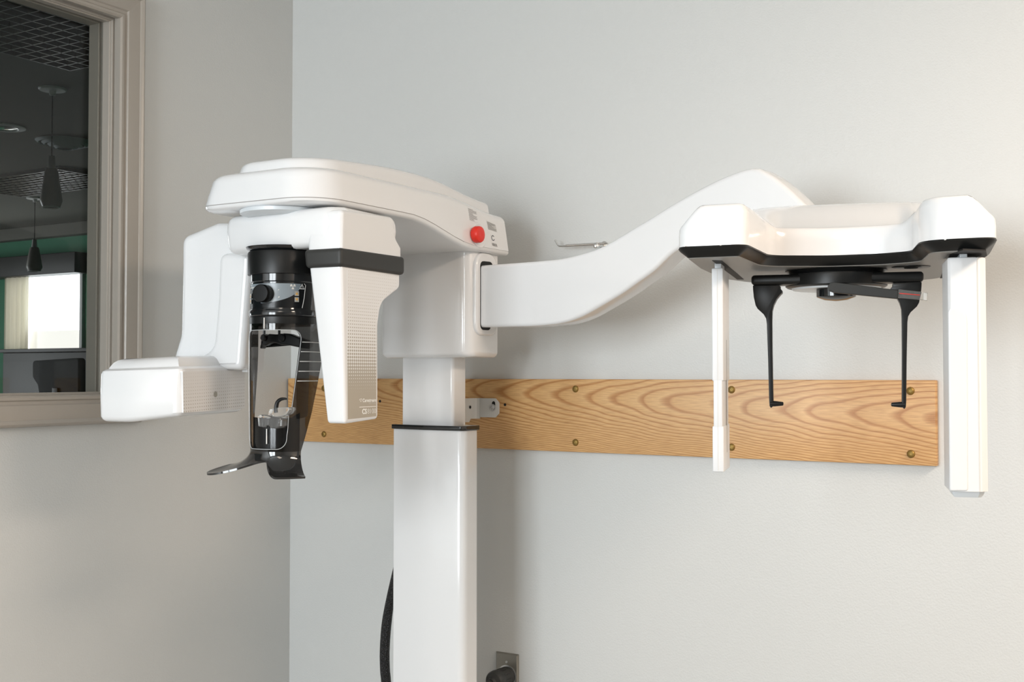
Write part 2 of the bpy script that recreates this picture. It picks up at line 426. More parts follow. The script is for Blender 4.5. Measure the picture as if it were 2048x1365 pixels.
bm = ring_frame(0.0, 0.009, -0.052, -0.016); ring_frame(0.0, 0.012, -0.030, -0.022, bm=bm)
link('stop_moulding', bm, 'trim', win)
bm = ring_frame(0.0, 0.009, -0.104, -0.066); ring_frame(0.0, 0.006, -0.088, -0.085, bm=bm)
link('stop_moulding', bm, 'trim', win)
link('pane', box((-0.062, WY0 + 0.002, WZ0 + 0.002), (-0.058, WY1 - 0.002, WZ1 - 0.002)), 'glass', win)

# ================================================================== THE UNLIT ROOM SEEN THROUGH THE WINDOW
AX0, AY0, AY1, AH = -9.0, -2.6, 4.15, 2.72
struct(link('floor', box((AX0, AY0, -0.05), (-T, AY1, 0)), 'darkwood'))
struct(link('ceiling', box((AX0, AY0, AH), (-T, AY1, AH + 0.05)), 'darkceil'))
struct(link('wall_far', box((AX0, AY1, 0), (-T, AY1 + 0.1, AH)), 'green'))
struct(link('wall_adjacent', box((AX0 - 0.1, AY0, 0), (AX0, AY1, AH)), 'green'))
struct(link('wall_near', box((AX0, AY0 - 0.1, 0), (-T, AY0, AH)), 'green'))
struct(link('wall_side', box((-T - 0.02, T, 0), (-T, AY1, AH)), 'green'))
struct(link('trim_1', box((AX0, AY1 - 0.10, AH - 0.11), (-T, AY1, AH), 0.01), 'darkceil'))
# far window: bright panes between cream curtains under a dark valance
yw = AY1 - 0.03
a = at_y(8, 548, yw); b = at_y(172, 700, yw)
w2 = bpy.data.objects.new('window_2', None); COL.objects.link(w2); w2.location = ((a.x + b.x) / 2, yw, b.z); struct(w2)
M['dimmed_sky'] = mat('dimmed_window_daylight', (1, 1, 1), 0.5, emit=((0.95, 0.97, 1.0), 1.3))  # pane glow turned down so the curtain before it does not burn out
M['horizon'] = mat('hazy_treeline_daylight', (1, 1, 1), 0.5, emit=((0.93, 0.90, 0.82), 0.72))
zh = at_y(100, 662, yw).z
link('pane', box((at_y(60, 600, yw).x, yw, zh), (at_y(163, 600, yw).x, yw + 0.02, a.z)), 'sky', w2)
link('pane', box((at_y(60, 600, yw).x, yw, b.z), (at_y(163, 600, yw).x, yw + 0.02, zh)), 'horizon', w2)
link('pane', box((at_y(20, 600, yw).x, yw, b.z), (at_y(59, 600, yw).x, yw + 0.02, a.z)), 'dimmed_sky', w2)
link('window_frame', box((at_y(163, 600, yw).x, yw - 0.02, b.z - 0.03), (at_y(168, 600, yw).x, yw + 0.02, a.z)), 'print', w2)
def drape(px0, px1, y, z0, z1, waves, m, name, label):
    x0 = at_y(px0, 600, y).x; x1 = at_y(px1, 600, y).x; bm = bmesh.new(); n = waves * 8
    f = [Vector((x0 + (x1 - x0) * i / n, y + 0.018 * sin(2 * pi * waves * i / n), z0)) for i in range(n + 1)]
    for off in (0.0,):
        quad_strip(bm, f, [Vector((p.x, p.y, z1)) for p in f])
    bmesh.ops.solidify(bm, geom=bm.faces[:], thickness=0.004)
    return tag(link(name, bm, m), label, 'curtain')
tr_curtain = bpy.data.materials.new('translucent_curtain'); tr_curtain.use_nodes = True
nt = tr_curtain.node_tree; bs = nt.nodes['Principled BSDF']; tl = nt.nodes.new('ShaderNodeBsdfTranslucent'); mx = nt.nodes.new('ShaderNodeMixShader')
bs.inputs['Base Color'].default_value = (0.80, 0.77, 0.68, 1); tl.inputs[0].default_value = (0.86, 0.83, 0.74, 1); mx.inputs[0].default_value = 0.22
nt.links.new(bs.outputs[0], mx.inputs[1]); nt.links.new(tl.outputs[0], mx.inputs[2]); nt.links.new(mx.outputs[0], nt.nodes['Material Output'].inputs[0])
M['sheer'] = tr_curtain
drape(9, 57, yw - 0.06, b.z - 0.02, at_y(40, 552, yw - 0.06).z - 0.012, 5, 'sheer', 'curtain', 'cream curtain drawn to the left side of the bright far window')
v0 = at_y(0, 518, yw - 0.14); v1 = at_y(150, 548, yw - 0.14)
tag(link('valance', box((v0.x - 0.8, yw - 0.16, v1.z + 0.012), (v1.x + 0.02, yw + 0.02, v1.z + 0.19), 0.006), 'darkwood'), 'dark boxed valance above the bright window in the unlit room', 'valance')
c0 = at_y(6, 699, 3.45); c1 = at_y(170, 699, 3.45)
cab = empty('cabinet', ((c0.x + c1.x) / 2 + 0.1, 3.6, 0), 'low black cabinet under the bright window in the unlit room', 'cabinet')
link('carcass', box((c0.x, 3.45, 0.0), (c1.x + 0.35, 3.95, c0.z - 0.03), 0.006), 'darkwood', cab)
link('top', box((c0.x - 0.02, 3.43, c0.z - 0.03), (c1.x + 0.37, 3.95, c0.z), 0.004), 'darkwood', cab)
# chair shape added to stand for a dark reflection in the glass
p0 = at_y(66, 722, 2.7); p1 = at_y(160, 722, 2.7)
ch = empty('reflection_chair', ((p0.x + p1.x) / 2, 2.7, 0), 'grey chair shape standing in for a dark reflection in the window glass', 'chair')
bm = face_xz([(64, 722), (158, 716), (158, 830), (84, 830), (74, 770), (64, 755)], 2.7, 0.06, 0.012, 0.03)
link('backrest', bm, mat('reflection_charcoal', (0.055, 0.058, 0.062), 0.8), ch)
link('seat', box((p0.x, 2.25, 0.42), (p1.x, 2.70, 0.50), 0.02), 'darkwood', ch)
link('post', lathe(((p0.x + p1.x) / 2, 2.5, 0.02), Z, [(0.22, 0), (0.2, 0.03), (0.03, 0.05), (0.03, 0.41)], 16), 'darkwood', ch)
link('back_support', box(((p0.x + p1.x) / 2 - 0.03, 2.69, 0.44), ((p0.x + p1.x) / 2 + 0.03, 2.72, 1.3), 0.004), 'darkwood', ch)

def pendant(px, py_top, zc, drop, h, r, label):
    c = at_z(px, py_top, zc)
    t = empty('pendant_lamp', (c.x, c.y, zc - drop - h), label, 'lamp', 'pendant lamps in the unlit room')
    link('canopy', lathe((c.x, c.y, zc), -Z, [(0.062, 0), (0.062, 0.006), (0.058, 0.010), (0.016, 0.011), (0.014, 0.03), (0.006, 0.034)], 28), 'print', t)
    link('cord', tube([(c.x, c.y, zc - 0.03), (c.x, c.y, zc - drop)], 0.003, 6), 'slot', t)
    link('neck', lathe((c.x, c.y, zc - drop), -Z, [(r * 0.28, 0), (r * 0.36, 0.06 * h / 0.24)], 20), 'steel', t)
    link('lamp_shade', lathe((c.x, c.y, zc - drop - 0.25 * h), -Z, [(r * 0.50, 0), (r * 0.62, 0.02), (r * 0.82, h * 0.35), (r, h * 0.62), (r * 0.97, h * 0.66), (r * 0.80, h * 0.75)], 28), 'pendant', t)
    link('rim', lathe((c.x, c.y, zc - drop - h), -Z, [(r * 0.80, 0), (r * 0.82, 0.003), (r * 0.76, 0.006), (r * 0.72, 0.001)], 28, caps=(False, False)), 'print', t)
pendant(105, 177, AH, 0.315, 0.235, 0.049, 'grey pendant lamp hanging nearest the window, from a pale round canopy')
pendant(70, 396, AH, 0.315, 0.235, 0.058, 'small far pendant lamp hanging in front of the dark valance')
c = at_z(8, 254, AH)
dl = empty('recessed_light', (c.x, c.y, AH), 'round recessed ceiling light at the left edge of the window', 'ceiling light')
link('trim_ring', lathe((c.x, c.y, AH), -Z, [(0.11, 0), (0.11, 0.006), (0.075, 0.010), (0.07, 0.002)], 32), 'print', dl)
link('reflector', lathe((c.x, c.y, AH), -Z, [(0.072, 0.004), (0.03, 0.012), (0.001, 0.014)], 32), 'chrome', dl)
c = at_z(130, 281, AH)
av = empty('ceiling_diffuser', (c.x, c.y, AH), 'round air diffuser with concentric rings on the dark ceiling', 'vent')
link('back_plate', lathe((c.x, c.y, AH), -Z, [(0.16, 0), (0.15, 0.004)], 40), 'pendant', av)
for i, r in enumerate((0.155, 0.122, 0.09, 0.058)):
    h = 0.004 + 0.010 * i
    link('ring', lathe((c.x, c.y, AH), -Z, [(r, h), (r + 0.004, h + 0.002), (r - 0.012, h + 0.016), (r - 0.018, h + 0.012)], 40, caps=(False, False)), 'lightgrey', av)
def louvre(u, v, sx, sy, nx, ny, label, rot=0.0, m='louvre'):
    c = at_z(u, v, AH); t = empty('louvre_light', (c.x, c.y, AH - 0.03), label, 'ceiling light', 'egg crate ceiling lights in the unlit room')
    R = Matrix.Rotation(rot, 3, 'Z'); bm = bmesh.new()
    for i in range(nx + 1):
        x = -sx / 2 + sx * i / nx; box((x - 0.003, -sy / 2, -0.02), (x + 0.003, sy / 2, 0), bm=bm)
    for j in range(ny + 1):
        y = -sy / 2 + sy * j / ny; box((-sx / 2, y - 0.003, -0.02), (sx / 2, y + 0.003, 0), bm=bm)
    for q in bm.verts: q.co = R @ q.co + Vector((c.x, c.y, AH - 0.004))
    link('egg_crate', bm, m, t)
    bm = box((-sx / 2 - .01, -sy / 2 - .01, -0.004), (sx / 2 + .01, sy / 2 + .01, 0))
    for q in bm.verts: q.co = R @ q.co + Vector((c.x, c.y, AH))
    link('housing', bm, 'darkwood', t)
louvre(78, 362, 1.2, 0.60, 18, 9, 'egg crate ceiling light beyond the nearest pendant lamp')
louvre(80, 8, 1.2, 1.2, 18, 18, 'egg crate ceiling light at the top left corner of the window')

# ================================================================== OAK BACKING BOARD
BZ0, BZ1, BX1, BY = 1.2025, 1.3855, 1.829, -0.019
board = empty('oak_board', (0.92, 0, BZ0), 'long flat sawn oak board screwed across the back wall behind the machine', 'board')
bm = box((0.006, BY, BZ0), (BX1, 0, BZ1), 0.0015)
link('plank', bm, 'oak', board)
def screw(u, v):
    p = at_y(u, v, BY)
    bm = lathe((p.x, BY, p.z), -Y, [(0.0088, 0), (0.0088, 0.0006), (0.0075, 0.0028), (0.0052, 0.0042), (0.0034, 0.0046), (0.0030, 0.0030), (0.0012, 0.0030), (0.001, 0.0040), (0.0002, 0.0040)], 24)
    return link('screw', bm, 'brass', board)
s0 = screw(1151, 778.5)
for u, v in ((1151, 885.5), (1463, 780), (1463, 895), (1821, 782.5), (1822, 908.5), (648, 869), (648, 777)):
    p = at_y(u, v, BY); q = at_y(1151, 778.5, BY)
    c = s0.copy(); COL.objects.link(c); c.parent = board
    c.location = s0.location + (p - q)
for u, v in ((1010, 810), (760, 803)):
    p = at_y(u, v, BY)
    link('bolt_hole', lathe((p.x, BY + 0.004, p.z), -Y, [(0.0038, 0), (0.0038, 0.0043), (0.0034, 0.0045), (0.0001, 0.0045)], 18), 'slot', board)

# ================================================================== WALL BRACKET
bk = empty('wall_bracket', at_y(965, 820, BY), 'grey painted steel bracket bolted to the oak board beside the column', 'bracket')
zt = at_y(970, 797, BY).z; zb = at_y(970, 835, BY).z
x0 = at_y(960, 815, BY).x; x1 = at_y(999.5, 815, BY).x; cc = 0.011
tabx = [(x0, zb), (x1 - cc, zb), (x1, zb + cc), (x1, zt - cc), (x1 - cc, zt), (x0, zt)]
bm = stack([Vector(p) for p in tabx], (0, BY - 0.004, 0), X, Z, Y, rnd(0, 0.004, 0.0008, 2))
# flange coming forward from the board to the column, joined by a bend
zl = at_x(945, 845, x0).z
arc = [(x0 + 0.001, BY - 0.0035), (x0 - 0.006, BY - 0.006), (x0 - 0.011, BY - 0.014), (x0 - 0.013, BY - 0.026), (x0 - 0.014, -0.262)]
arc2 = [(x0 + 0.001, BY), (x0 - 0.008, BY - 0.003), (x0 - 0.0145, BY - 0.012), (x0 - 0.017, BY - 0.026), (x0 - 0.018, -0.262)]
plan(arc + arc2[::-1], [(zb - 0.004, 0), (zt, 0)], bm)
fl = [(BY - 0.022, zb + 0.002), (BY - 0.022, zl + 0.010), (BY - 0.030, zl), (-0.262, zl), (-0.262, zb + 0.002)]
stack([Vector(p) for p in fl], (x0 - 0.018, 0, 0), Y, Z, X, [(0, 0), (0.004, 0)], bm)
link('plate', bm, 'bracket', bk)
p = at_y(985.5, 816, BY - 0.004); pt = at_y(987.5, 806.5, BY - 0.004)
link('slot', face_xz([(984, 805), (987, 802.5), (990, 805), (990.5, 812), (983.5, 812)], BY - 0.0045, 0.002, 0.0002, 0.002), 'slot', bk)
bm = lathe((p.x, BY - 0.004, p.z), -Y, [(0.0095, 0), (0.0095, 0.0016), (0.009, 0.002), (0.0055, 0.002)], 24)
lathe((p.x, BY - 0.006, p.z), -Y, [(0.0068, 0), (0.0068, 0.004), (0.0058, 0.0048)], 6, bm)
lathe((p.x, BY - 0.0108, p.z), -Y, [(0.0042, 0), (0.0042, 0.003), (0.003, 0.0038), (0.0001, 0.0038)], 18, bm)
link('bolt', bm, 'steel', bk)
ph = at_x(940, 815, x0 - 0.013)
link('hole', lathe(ph, X, [(0.004, -0.001), (0.004, 0.0012), (0.0001, 0.0012)], 18), 'slot', bk)

# ================================================================== THE X-RAY MACHINE
mc = empty('dental_xray_machine', (0.70, -0.28, 0), 'white panoramic dental x-ray machine with a long cephalometric side arm', 'x-ray machine')
# ---- fixed column shell, its black cap and the sliding column
YF = -0.32
def xs(u, v, y): return at_y(u, v, y).x
lx0 = xs(783, 900, YF); lx1 = xs(926, 900, YF)
lback = -0.185
for yy in [YF + 0.005 * i for i in range(40)]:
    if at_y(957, 900, yy).x <= lx1 + 0.001: lback = yy
lback = min([YF + 0.004 * i for i in range(5, 60)], key=lambda yy: abs(at_y(957.5, 900, yy).x - lx1))
zc0 = at_y(783, 858, YF).z; zc1 = at_y(783, 850, YF).z
shell = fillet([(lx0, YF + 0.006), ((lx0 + lx1) / 2, YF - 0.006), (lx1, YF + 0.002), (lx1, lback), (lx0, lback)], [0.006, 0.3, 0.022, 0.012, 0.006], 8)
link('column_shell', plan(shell, rnd(0.0, zc0, 0.002, 2)), 'white', mc)
cap = fillet([(lx0 - 0.003, YF + 0.003), ((lx0 + lx1) / 2, YF - 0.010), (lx1 - 0.004, YF - 0.004), (lx1 + 0.004, YF + 0.010), (lx1 + 0.004, lback), (lx0 - 0.003, lback)], [0.003, 0.3, 0.006, 0.01, 0.004, 0.003], 6)
link('column_cap', plan(cap, rnd(zc0, zc1 + 0.001, 0.001, 2)), 'blackgloss', mc)
YM = -0.30
mx0 = xs(804.5, 780, YM); mx1 = xs(906, 780, YM)
mback = min([YM + 0.003 * i for i in range(3, 60)], key=lambda yy: abs(at_y(932, 780, yy).x - mx1))
mid = fillet([(mx0, YM), (mx1, YM), (mx1, mback), (mx0, mback)], [0.004, 0.009, 0.006, 0.006], 6)
link('column', plan(mid, rnd(zc1, 1.46, 0.001, 2)), 'white', mc)

# ---- carriage (box that slides on the column)
CX0, CX1, CY0, CY1 = 0.576, 0.850, -0.335, -0.205
cz0, cz1 = 1.438, 1.700
car = fillet([(CX0 + 0.002, CY0 + 0.012), ((CX0 + CX1) / 2, CY0 - 0.004), (CX1, CY0 + 0.002), (CX1, CY1), (CX0, CY1)], [0.02, 0.5, 0.035, 0.012, 0.012], 10)
link('carriage', plan(car, rnd(cz0, cz1, 0.014, 5, 0.001)), 'white', mc)
# raised surround and dark mouth where the side arm enters
SY0, SY1 = -0.318, -0.222
mouth = fillet([(SY0, 1.490), (SY1, 1.490), (SY1, 1.688), (SY0, 1.688)], [0.03, 0.03, 0.04, 0.04], 8)
link('arm_surround', stack(mouth, (CX1 - 0.003, 0, 0), Y, Z, X, rnd(0, 0.010, 0, 4, 0.006)), 'white', mc)
ya = -0.3022
mo = fillet([(ya, 1.503), (-0.255, 1.503), (-0.245, 1.668), (ya, 1.666)], 0.016, 6)
link('arm_mouth', stack(mo, (CX1 - 0.003, 0, 0), Y, Z, X, rnd(0, 0.0105, 0, 2, 0)), 'slot', mc)

# ---- overhead arm reaching out from the carriage
def arm_outline(d, n=10):
    """left and right plan edges (x at the same y), inset by d"""
    ys = []; L = []; R = []
    yF, yB = -0.905 + d, -0.190 - d * 0.3; rl, rr = 0.050, 0.085
    xl = lambda y: 0.545 + d + 0.03 * max(0, min(1, (y + 0.62) / 0.3))
    xr = 0.868 - d
    for i in range(n + 1):
        t = pi / 2 * i / n
        ys.append(yF + rr * (1 - cos(t)))
    ys += [yF + rr + (yB - yF - rr) * i / 16 for i in range(1, 17)]
    for y in ys:
        e = y - yF
        L.append(xl(y) + (rl - sqrt(max(0, rl * rl - (rl - e) ** 2)) if e < rl else 0))
        R.append(xr - (rr - sqrt(max(0, rr * rr - (rr - e) ** 2)) if e < rr else 0))
    return ys, L, R
def sst(a, b, x): t = max(0, min(1, (x - a) / (b - a))); return t * t * (3 - 2 * t)
def arm_bottom(y): return 1.732 - 0.045 * sst(-0.60, -0.33, y) + 0.0 * y
def arm_should(y): return 1.808 - 0.022 * sst(-0.45, -0.2, y)
def arm_lid(y): return 1.836 + 0.013 * sst(-0.85, -0.55, y) - 0.028 * sst(-0.48, -0.19, y)
def arm_mesh():
    bm = bmesh.new(); lv = []
    B, S, Ld = arm_bottom, arm_should, arm_lid
    for h, d in ((0.0, 0.012), (0.0015, 0.005), (0.005, 0.0015), (0.0095, 0.0005)): lv.append((lambda y, h=h: B(y) + h, d))
    lv.append((lambda y: B(y) + 0.0098, 0.0022)); lv.append((lambda y: B(y) + 0.0108, 0.0022)); lv.append((lambda y: B(y) + 0.0111, 0.0005))
    lv.append((lambda y: 0.5 * B(y) + 0.5 * S(y) - 0.004, 0.005))
    for i in range(6):
        t = pi / 2 * i / 5; r = 0.022
        lv.append((lambda y, t=t, r=r: S(y) - r + r * sin(t), 0.0095 + r * (1 - cos(t))))
    lv.append((lambda y: S(y) + 0.001, 0.042)); lv.append((lambda y: S(y) + 0.003, 0.047))
    for i in range(5):
        t = pi / 2 * i / 4; r = 0.016
        lv.append((lambda y, t=t, r=r: max(S(y) + 0.004, Ld(y) - r + r * sin(t)), 0.050 + r * (1 - cos(t))))
    lv.append((lambda y: Ld(y) + 0.003, 0.10))
    rs = []
    for f, d in lv:
        ys, L, R = arm_outline(d)
        rs.append([Vector((x, y, f(y))) for x, y in zip(R, ys)] + [Vector((x, y, f(y))) for x, y in reversed(list(zip(L, ys)))])
    vs = rings(bm, rs, (False, False)); k = len(vs[0])
    for ring in (vs[0], vs[-1]):
        for i in range(k // 2 - 1): bm.faces.new((ring[i], ring[i + 1], ring[k - 2 - i], ring[k - 1 - i]))
    return bm
link('overhead_arm', arm_mesh(), 'white', mc)
# seam line round the arm's lower lip
ys, L_, R_ = arm_outline(0.0012)
path = [Vector((x, y, arm_bottom(y) + 0.0103)) for x, y in zip(L_, ys)][::-1] + [Vector((x, y, arm_bottom(y) + 0.0103)) for x, y in zip(R_, ys)]
path = [p for p in path if p.y < -0.36]
link('seam', tube(path, 0.0010, 6), 'seam', mc)

# ---- emergency stop, recess and stickers on the arm's side (x = 0.868)
def side_x(y, z):
    B, S = arm_bottom(y), arm_should(y); z0, z1, z2 = B + 0.0111, 0.5 * B + 0.5 * S - 0.004, S - 0.022
    return 0.868 - (0.0005 + 0.0045 * (z - z0) / (z1 - z0) if z < z1 else 0.005 + 0.0045 * (z - z1) / (z2 - z1))
def on_side(u, v, x=0.863): return at_x(u, v, x)
def conform(bm, base, lift=0.0):
    for v in bm.verts: v.co.x = side_x(v.co.y, v.co.z) + (v.co.x - base) + lift
    return bm
pe = on_side(957, 472); sn = Vector((1, 0, 0.10)).normalized()
pe.x = side_x(pe.y, pe.z)
bm = lathe(pe, sn, [(0.0290, -0.004), (0.0290, 0.0006), (0.0280, 0.0014), (0.0262, 0.0014), (0.0245, 0.0004), (0.001, 0.0003)], 48)
es = link('emergency_stop', bm, 'white', mc)
prof = [(0.014, -0.002), (0.014, 0.002), (0.0185, 0.003), (0.0195, 0.006), (0.0195, 0.016), (0.018, 0.019), (0.014, 0.0205), (0.006, 0.0205), (0.0001, 0.020)]
pe = on_side(946.5, 470); pe.x = side_x(pe.y, pe.z)
bm = lathe(pe, X, prof, 48)
for v in bm.verts:
    r = sqrt((v.co.y - pe.y) ** 2 + (v.co.z - pe.z) ** 2)
    if r > 0.0184:
        k = int(round(atan2(v.co.z - pe.z, v.co.y - pe.y) / (2 * pi) * 48))
        if k % 2: v.co.y = pe.y + (v.co.y - pe.y) * 0.965; v.co.z = pe.z + (v.co.z - pe.z) * 0.965
link('push_button', bm, 'red', es)
def sticker(name, px, x, th, m, parent=mc):
    pts = [at_x(u, v, x) for u, v in px]
    return link(name, conform(stack([Vector((p.y, p.z)) for p in pts], (x - 0.0004, 0, 0), Y, Z, X, [(0, 0), (th, 0)]), x), m, parent)
SX = 0.8630
st = sticker('warning_label', [(938.5, 415), (956.5, 421), (957.5, 446), (940.5, 441)], SX, 0.0007, 'white')
def bars(name, px, rows, m, parent, x, frac):
    (a, b, c, d) = [at_x(u, v, x) for u, v in px]; bm = bmesh.new()
    for i in range(rows):
        t0 = (i + 0.30) / rows; t1 = (i + 0.62) / rows; f = frac[i % len(frac)]
        l0 = a.lerp(d, t0); l1 = a.lerp(d, t1); r0 = b.lerp(c, t0); r1 = b.lerp(c, t1)
        q = [l0, l0.lerp(r0, f), l1.lerp(r1, f), l1]
        vs = [bm.verts.new(p) for p in q]; bm.faces.new(vs)
    ex = bmesh.ops.extrude_face_region(bm, geom=bm.faces[:])
    for v in ex['geom']:
        if isinstance(v, bmesh.types.BMVert): v.co.x += 0.0004
    conform(bm, x, 0.0004)
    return link(name, bm, m, parent)
bars('print_lines', [(939.5, 416), (956, 421.5), (957, 445), (941, 440.5)], 12, 'ink', st, SX + 0.0003, [0.6, 1, .95, 1, .5, .55, 1, .9, 1, .97, .5, .6])
st = sticker('rating_label', [(975.5, 441.5), (993, 449.5), (994.5, 464.5), (977, 459)], SX, 0.0008, 'label')
bars('print_lines', [(976.5, 443), (992.5, 450), (994, 463.5), (978, 459)], 6, 'ink', st, SX + 0.0003, [1, .8, .5, .7, 1, .9])
st = sticker('serial_label', [(981, 469), (990, 472), (993, 499), (980.5, 495.5)], SX, 0.0007, 'white')
(a, b, c, d) = [at_x(u, v, SX + 0.0003) for u, v in ((981.5, 486), (990.5, 488.5), (991.5, 494.5), (982.5, 492))]
bm = bmesh.new(); t = 0.0; random.seed(3)
while t < 0.97:
    wd = random.choice((0.04, 0.07, 0.10)); q = [a.lerp(b, t), a.lerp(b, t + wd), d.lerp(c, t + wd), d.lerp(c, t)]
    bm.faces.new([bm.verts.new(p) for p in q]); t += wd + random.choice((0.05, 0.08))
link('barcode', conform(bm, SX + 0.0003, 0.0006), 'ink', st)
pc = at_x(985, 476.5, SX + 0.0003); bm = bmesh.new()
arcp = [Vector((SX + 0.0004, pc.y + 0.006 * cos(t), pc.z + 0.0058 * sin(t))) for t in [radians(40 + 290 * i / 24) for i in range(25)]]
tube(arcp, 0.0010, 6, bm); link('logo_mark', conform(bm, SX + 0.0003, 0.0002), 'inkdark', st)

# ---- ceph side arm: S-shaped beam from the carriage up and over the head unit
AD = radians(-7); ad = Vector((cos(AD), sin(AD), 0)); an = Vector((-sin(AD), cos(AD), 0))
A0 = Vector((CX1, -0.299, 0))
top = [(940, 533), (958, 531), (1000, 528), (1090, 521), (1130, 515.5), (1180, 502), (1215, 487), (1255, 463), (1300, 436), (1340, 411), (1390, 382), (1440, 357), (1480, 341.5), (1503, 336)]
right = [(1518, 337), (1545, 352), (1575, 376), (1605, 405), (1622, 424), (1620, 470), (1600, 500)]
bot = [(1560, 500), (1500, 490), (1440, 478), (1400, 478), (1348, 503), (1305, 542), (1270, 567), (1240, 588), (1200, 612), (1160, 634), (1125, 646), (1090, 651), (1050, 653.5), (958, 655), (940, 655)]
def arm_pt(u, v): p = at_plane(u, v, A0, an); return Vector(((p - A0).dot(ad), p.z))
tp = spline([arm_pt(*q) for q in top], 4); rp = spline([arm_pt(*q) for q in right], 3); bp = spline([arm_pt(*q) for q in bot], 4)
O = A0.copy(); O.z = 0
link('ceph_arm', stack(tp + rp + bp, O, ad, Z, an, rnd(0, 0.072, 0.009, 5)), 'white', mc)

# ---- rotating gantry: ring, beam, x-ray tube housing, sensor
axis = Vector((0.71, -0.818, 0)); AQ = Q.ab(axis)
link('gantry_ring', lathe((axis.x, axis.y, 1.718), Z, [(0.072, 0), (0.088, 0.006), (0.088, 0.013), (0.080, 0.016), (0.080, 0.024)], 48), 'lightgrey', mc)
bb = Q.at_b(440, 460, 1.86); a0 = Q.ab(bb)[0]; aR = -1.308
beam = fillet([(a0, 1.872), (a0 + 0.12, 1.842), (aR - 0.03, 1.838), (aR, 1.865), (aR, 2.045), (aR - 0.06, 2.055), (a0 + 0.03, 2.10), (a0 - 0.03, 2.06)],
              [0.035, 0.2, 0.04, 0.02, 0.02, 0.05, 0.05, 0.05], 8)
lv = [(1.648, 0.022), (1.6495, 0.015), (1.653, 0.009), (1.659, 0.005), (1.668, 0.003), (1.695, 0.0), (1.708, 0.001), (1.717, 0.004), (1.723, 0.009), (1.7265, 0.016), (1.7275, 0.024)]
link('gantry_beam', plan(beam, lv, frame=Q), 'white', mc)
# sensor column: profile on the outer face, thinner towards the bottom
SA = aR
def thick(z): return 0.043 + (0.078 - 0.043) * max(0, min(1.15, (z - 1.305) / 0.30))
def side_stack(px, a_face, r, n=4, fil=0.0, extra=0.0, tfun=None):
    pts = [Q.ab(Q.at_a(u, v, a_face)) for u, v in px]; p2 = [Vector((p[1], p[2])) for p in pts]
    if fil: p2 = fillet(p2, fil, 8)
    tf = tfun or thick
    def warp(v):
        a, b, z = Q.ab(v); k = (SA + extra - a) / 1.0      # k runs 0..1 through the thickness
        return Q.w(SA + extra - k * (tf(z) + extra * 2), b, z)
    O = CAM + Q.A * (SA + extra); O.z = 0
    T0 = 0.06; lev = [(h / T0, d) for h, d in rnd(0, T0, r, n)]
    return stack(p2, O, Q.B, Z, -Q.A, lev, warp=warp)
prof = [(683, 530), (801, 548), (801, 577), (763, 607), (757.3, 650), (757, 838), (690, 848.5)]
bmS = side_stack(prof, SA, 0.007, 5, [0.0, 0.0, 0.016, 0.05, 0.05, 0.010, 0.008])
sensor = link('sensor', bmS, 'white', mc)
prof = [(683, 418), (790, 434), (792, 474), (804, 495), (804, 520), (683, 504)]
link('sensor_neck', side_stack(prof, SA, 0.008, 5, [0.012, 0.016, 0.03, 0.012, 0, 0]), 'white', mc)
prof = [(679, 495), (807, 514), (807, 551), (679, 533.5)]
link('rubber_band', side_stack(prof, SA, 0.006, 5, 0.010, 0.004), 'rubber', mc)
# dot-printed face panel
FA = SA + 0.0006
pan = [(694.5, 540), (794, 555), (794, 572), (788, 579), (772, 592), (760, 605), (755, 621), (752.8, 645), (752.5, 833), (696, 839)]
p3 = [Q.at_a(u, v, FA) for u, v in pan]
bm = bmesh.new(); vs = [bm.verts.new(p) for p in p3]; f = bm.faces.new(vs)
ex = bmesh.ops.extrude_face_region(bm, geom=[f])
for v in ex['geom']:
    if isinstance(v, bmesh.types.BMVert): v.co -= Q.A * 0.002
uvl = bm.loops.layers.uv.new('UVMap')
b0 = Q.ab(Q.at_a(690.4, 700, FA))[1]; zsolid = Q.at_a(700, 798, FA).z; pitch = 0.00648
for fc in bm.faces:
    for lp in fc.loops:
        a, b, z = Q.ab(lp.vert.co); lp[uvl].uv = ((b - b0) / (0.1195 / 17.0), (z - zsolid) / pitch)
link('face_panel', bm, 'dots_sensor', sensor)
def zat(u, v): return Q.at_a(u, v, FA)
tU = Q.B.copy()
TO = FA + 0.0003
q0 = Q.at_a(718.8, 803.5, TO); q1 = Q.at_a(752, 800.5, TO)
wd = (q1 - q0).dot(tU)
text_mesh('lettering', 'Carestream', Q.at_a(725.5, 804.8, TO), tU, Z, 0.0098, 0.0002, 'print', sensor, bold=0.00015, width=(Q.at_a(752, 800, TO) - Q.at_a(725.5, 804, TO)).dot(tU))
text_mesh('lettering', 'DENTAL', Q.at_a(738, 808.5, TO), tU, Z, 0.0042, 0.0002, 'printgrey', sensor, width=(Q.at_a(751.5, 807, TO) - Q.at_a(738, 808, TO)).dot(tU))
text_mesh('lettering', 'CS', Q.at_a(724.5, 828.5, TO), tU, Z, 0.0142, 0.0002, 'print', sensor, bold=0.0004, width=(Q.at_a(733.5, 828, TO) - Q.at_a(724.5, 828, TO)).dot(tU))
text_mesh('lettering', '8100', Q.at_a(735.2, 828, TO), tU, Z, 0.0142, 0.0002, 'print', sensor, bold=-0.0003, width=(Q.at_a(751.8, 827, TO) - Q.at_a(735.2, 828, TO)).dot(tU))
bm = bmesh.new()
bm.faces.new([bm.verts.new(Q.at_a(u, v, TO)) for u, v in ((718.8, 814.3), (752, 812.8), (752, 813.9), (718.8, 815.6))])
link('rule', bm, 'print', sensor)
bm = bmesh.new()
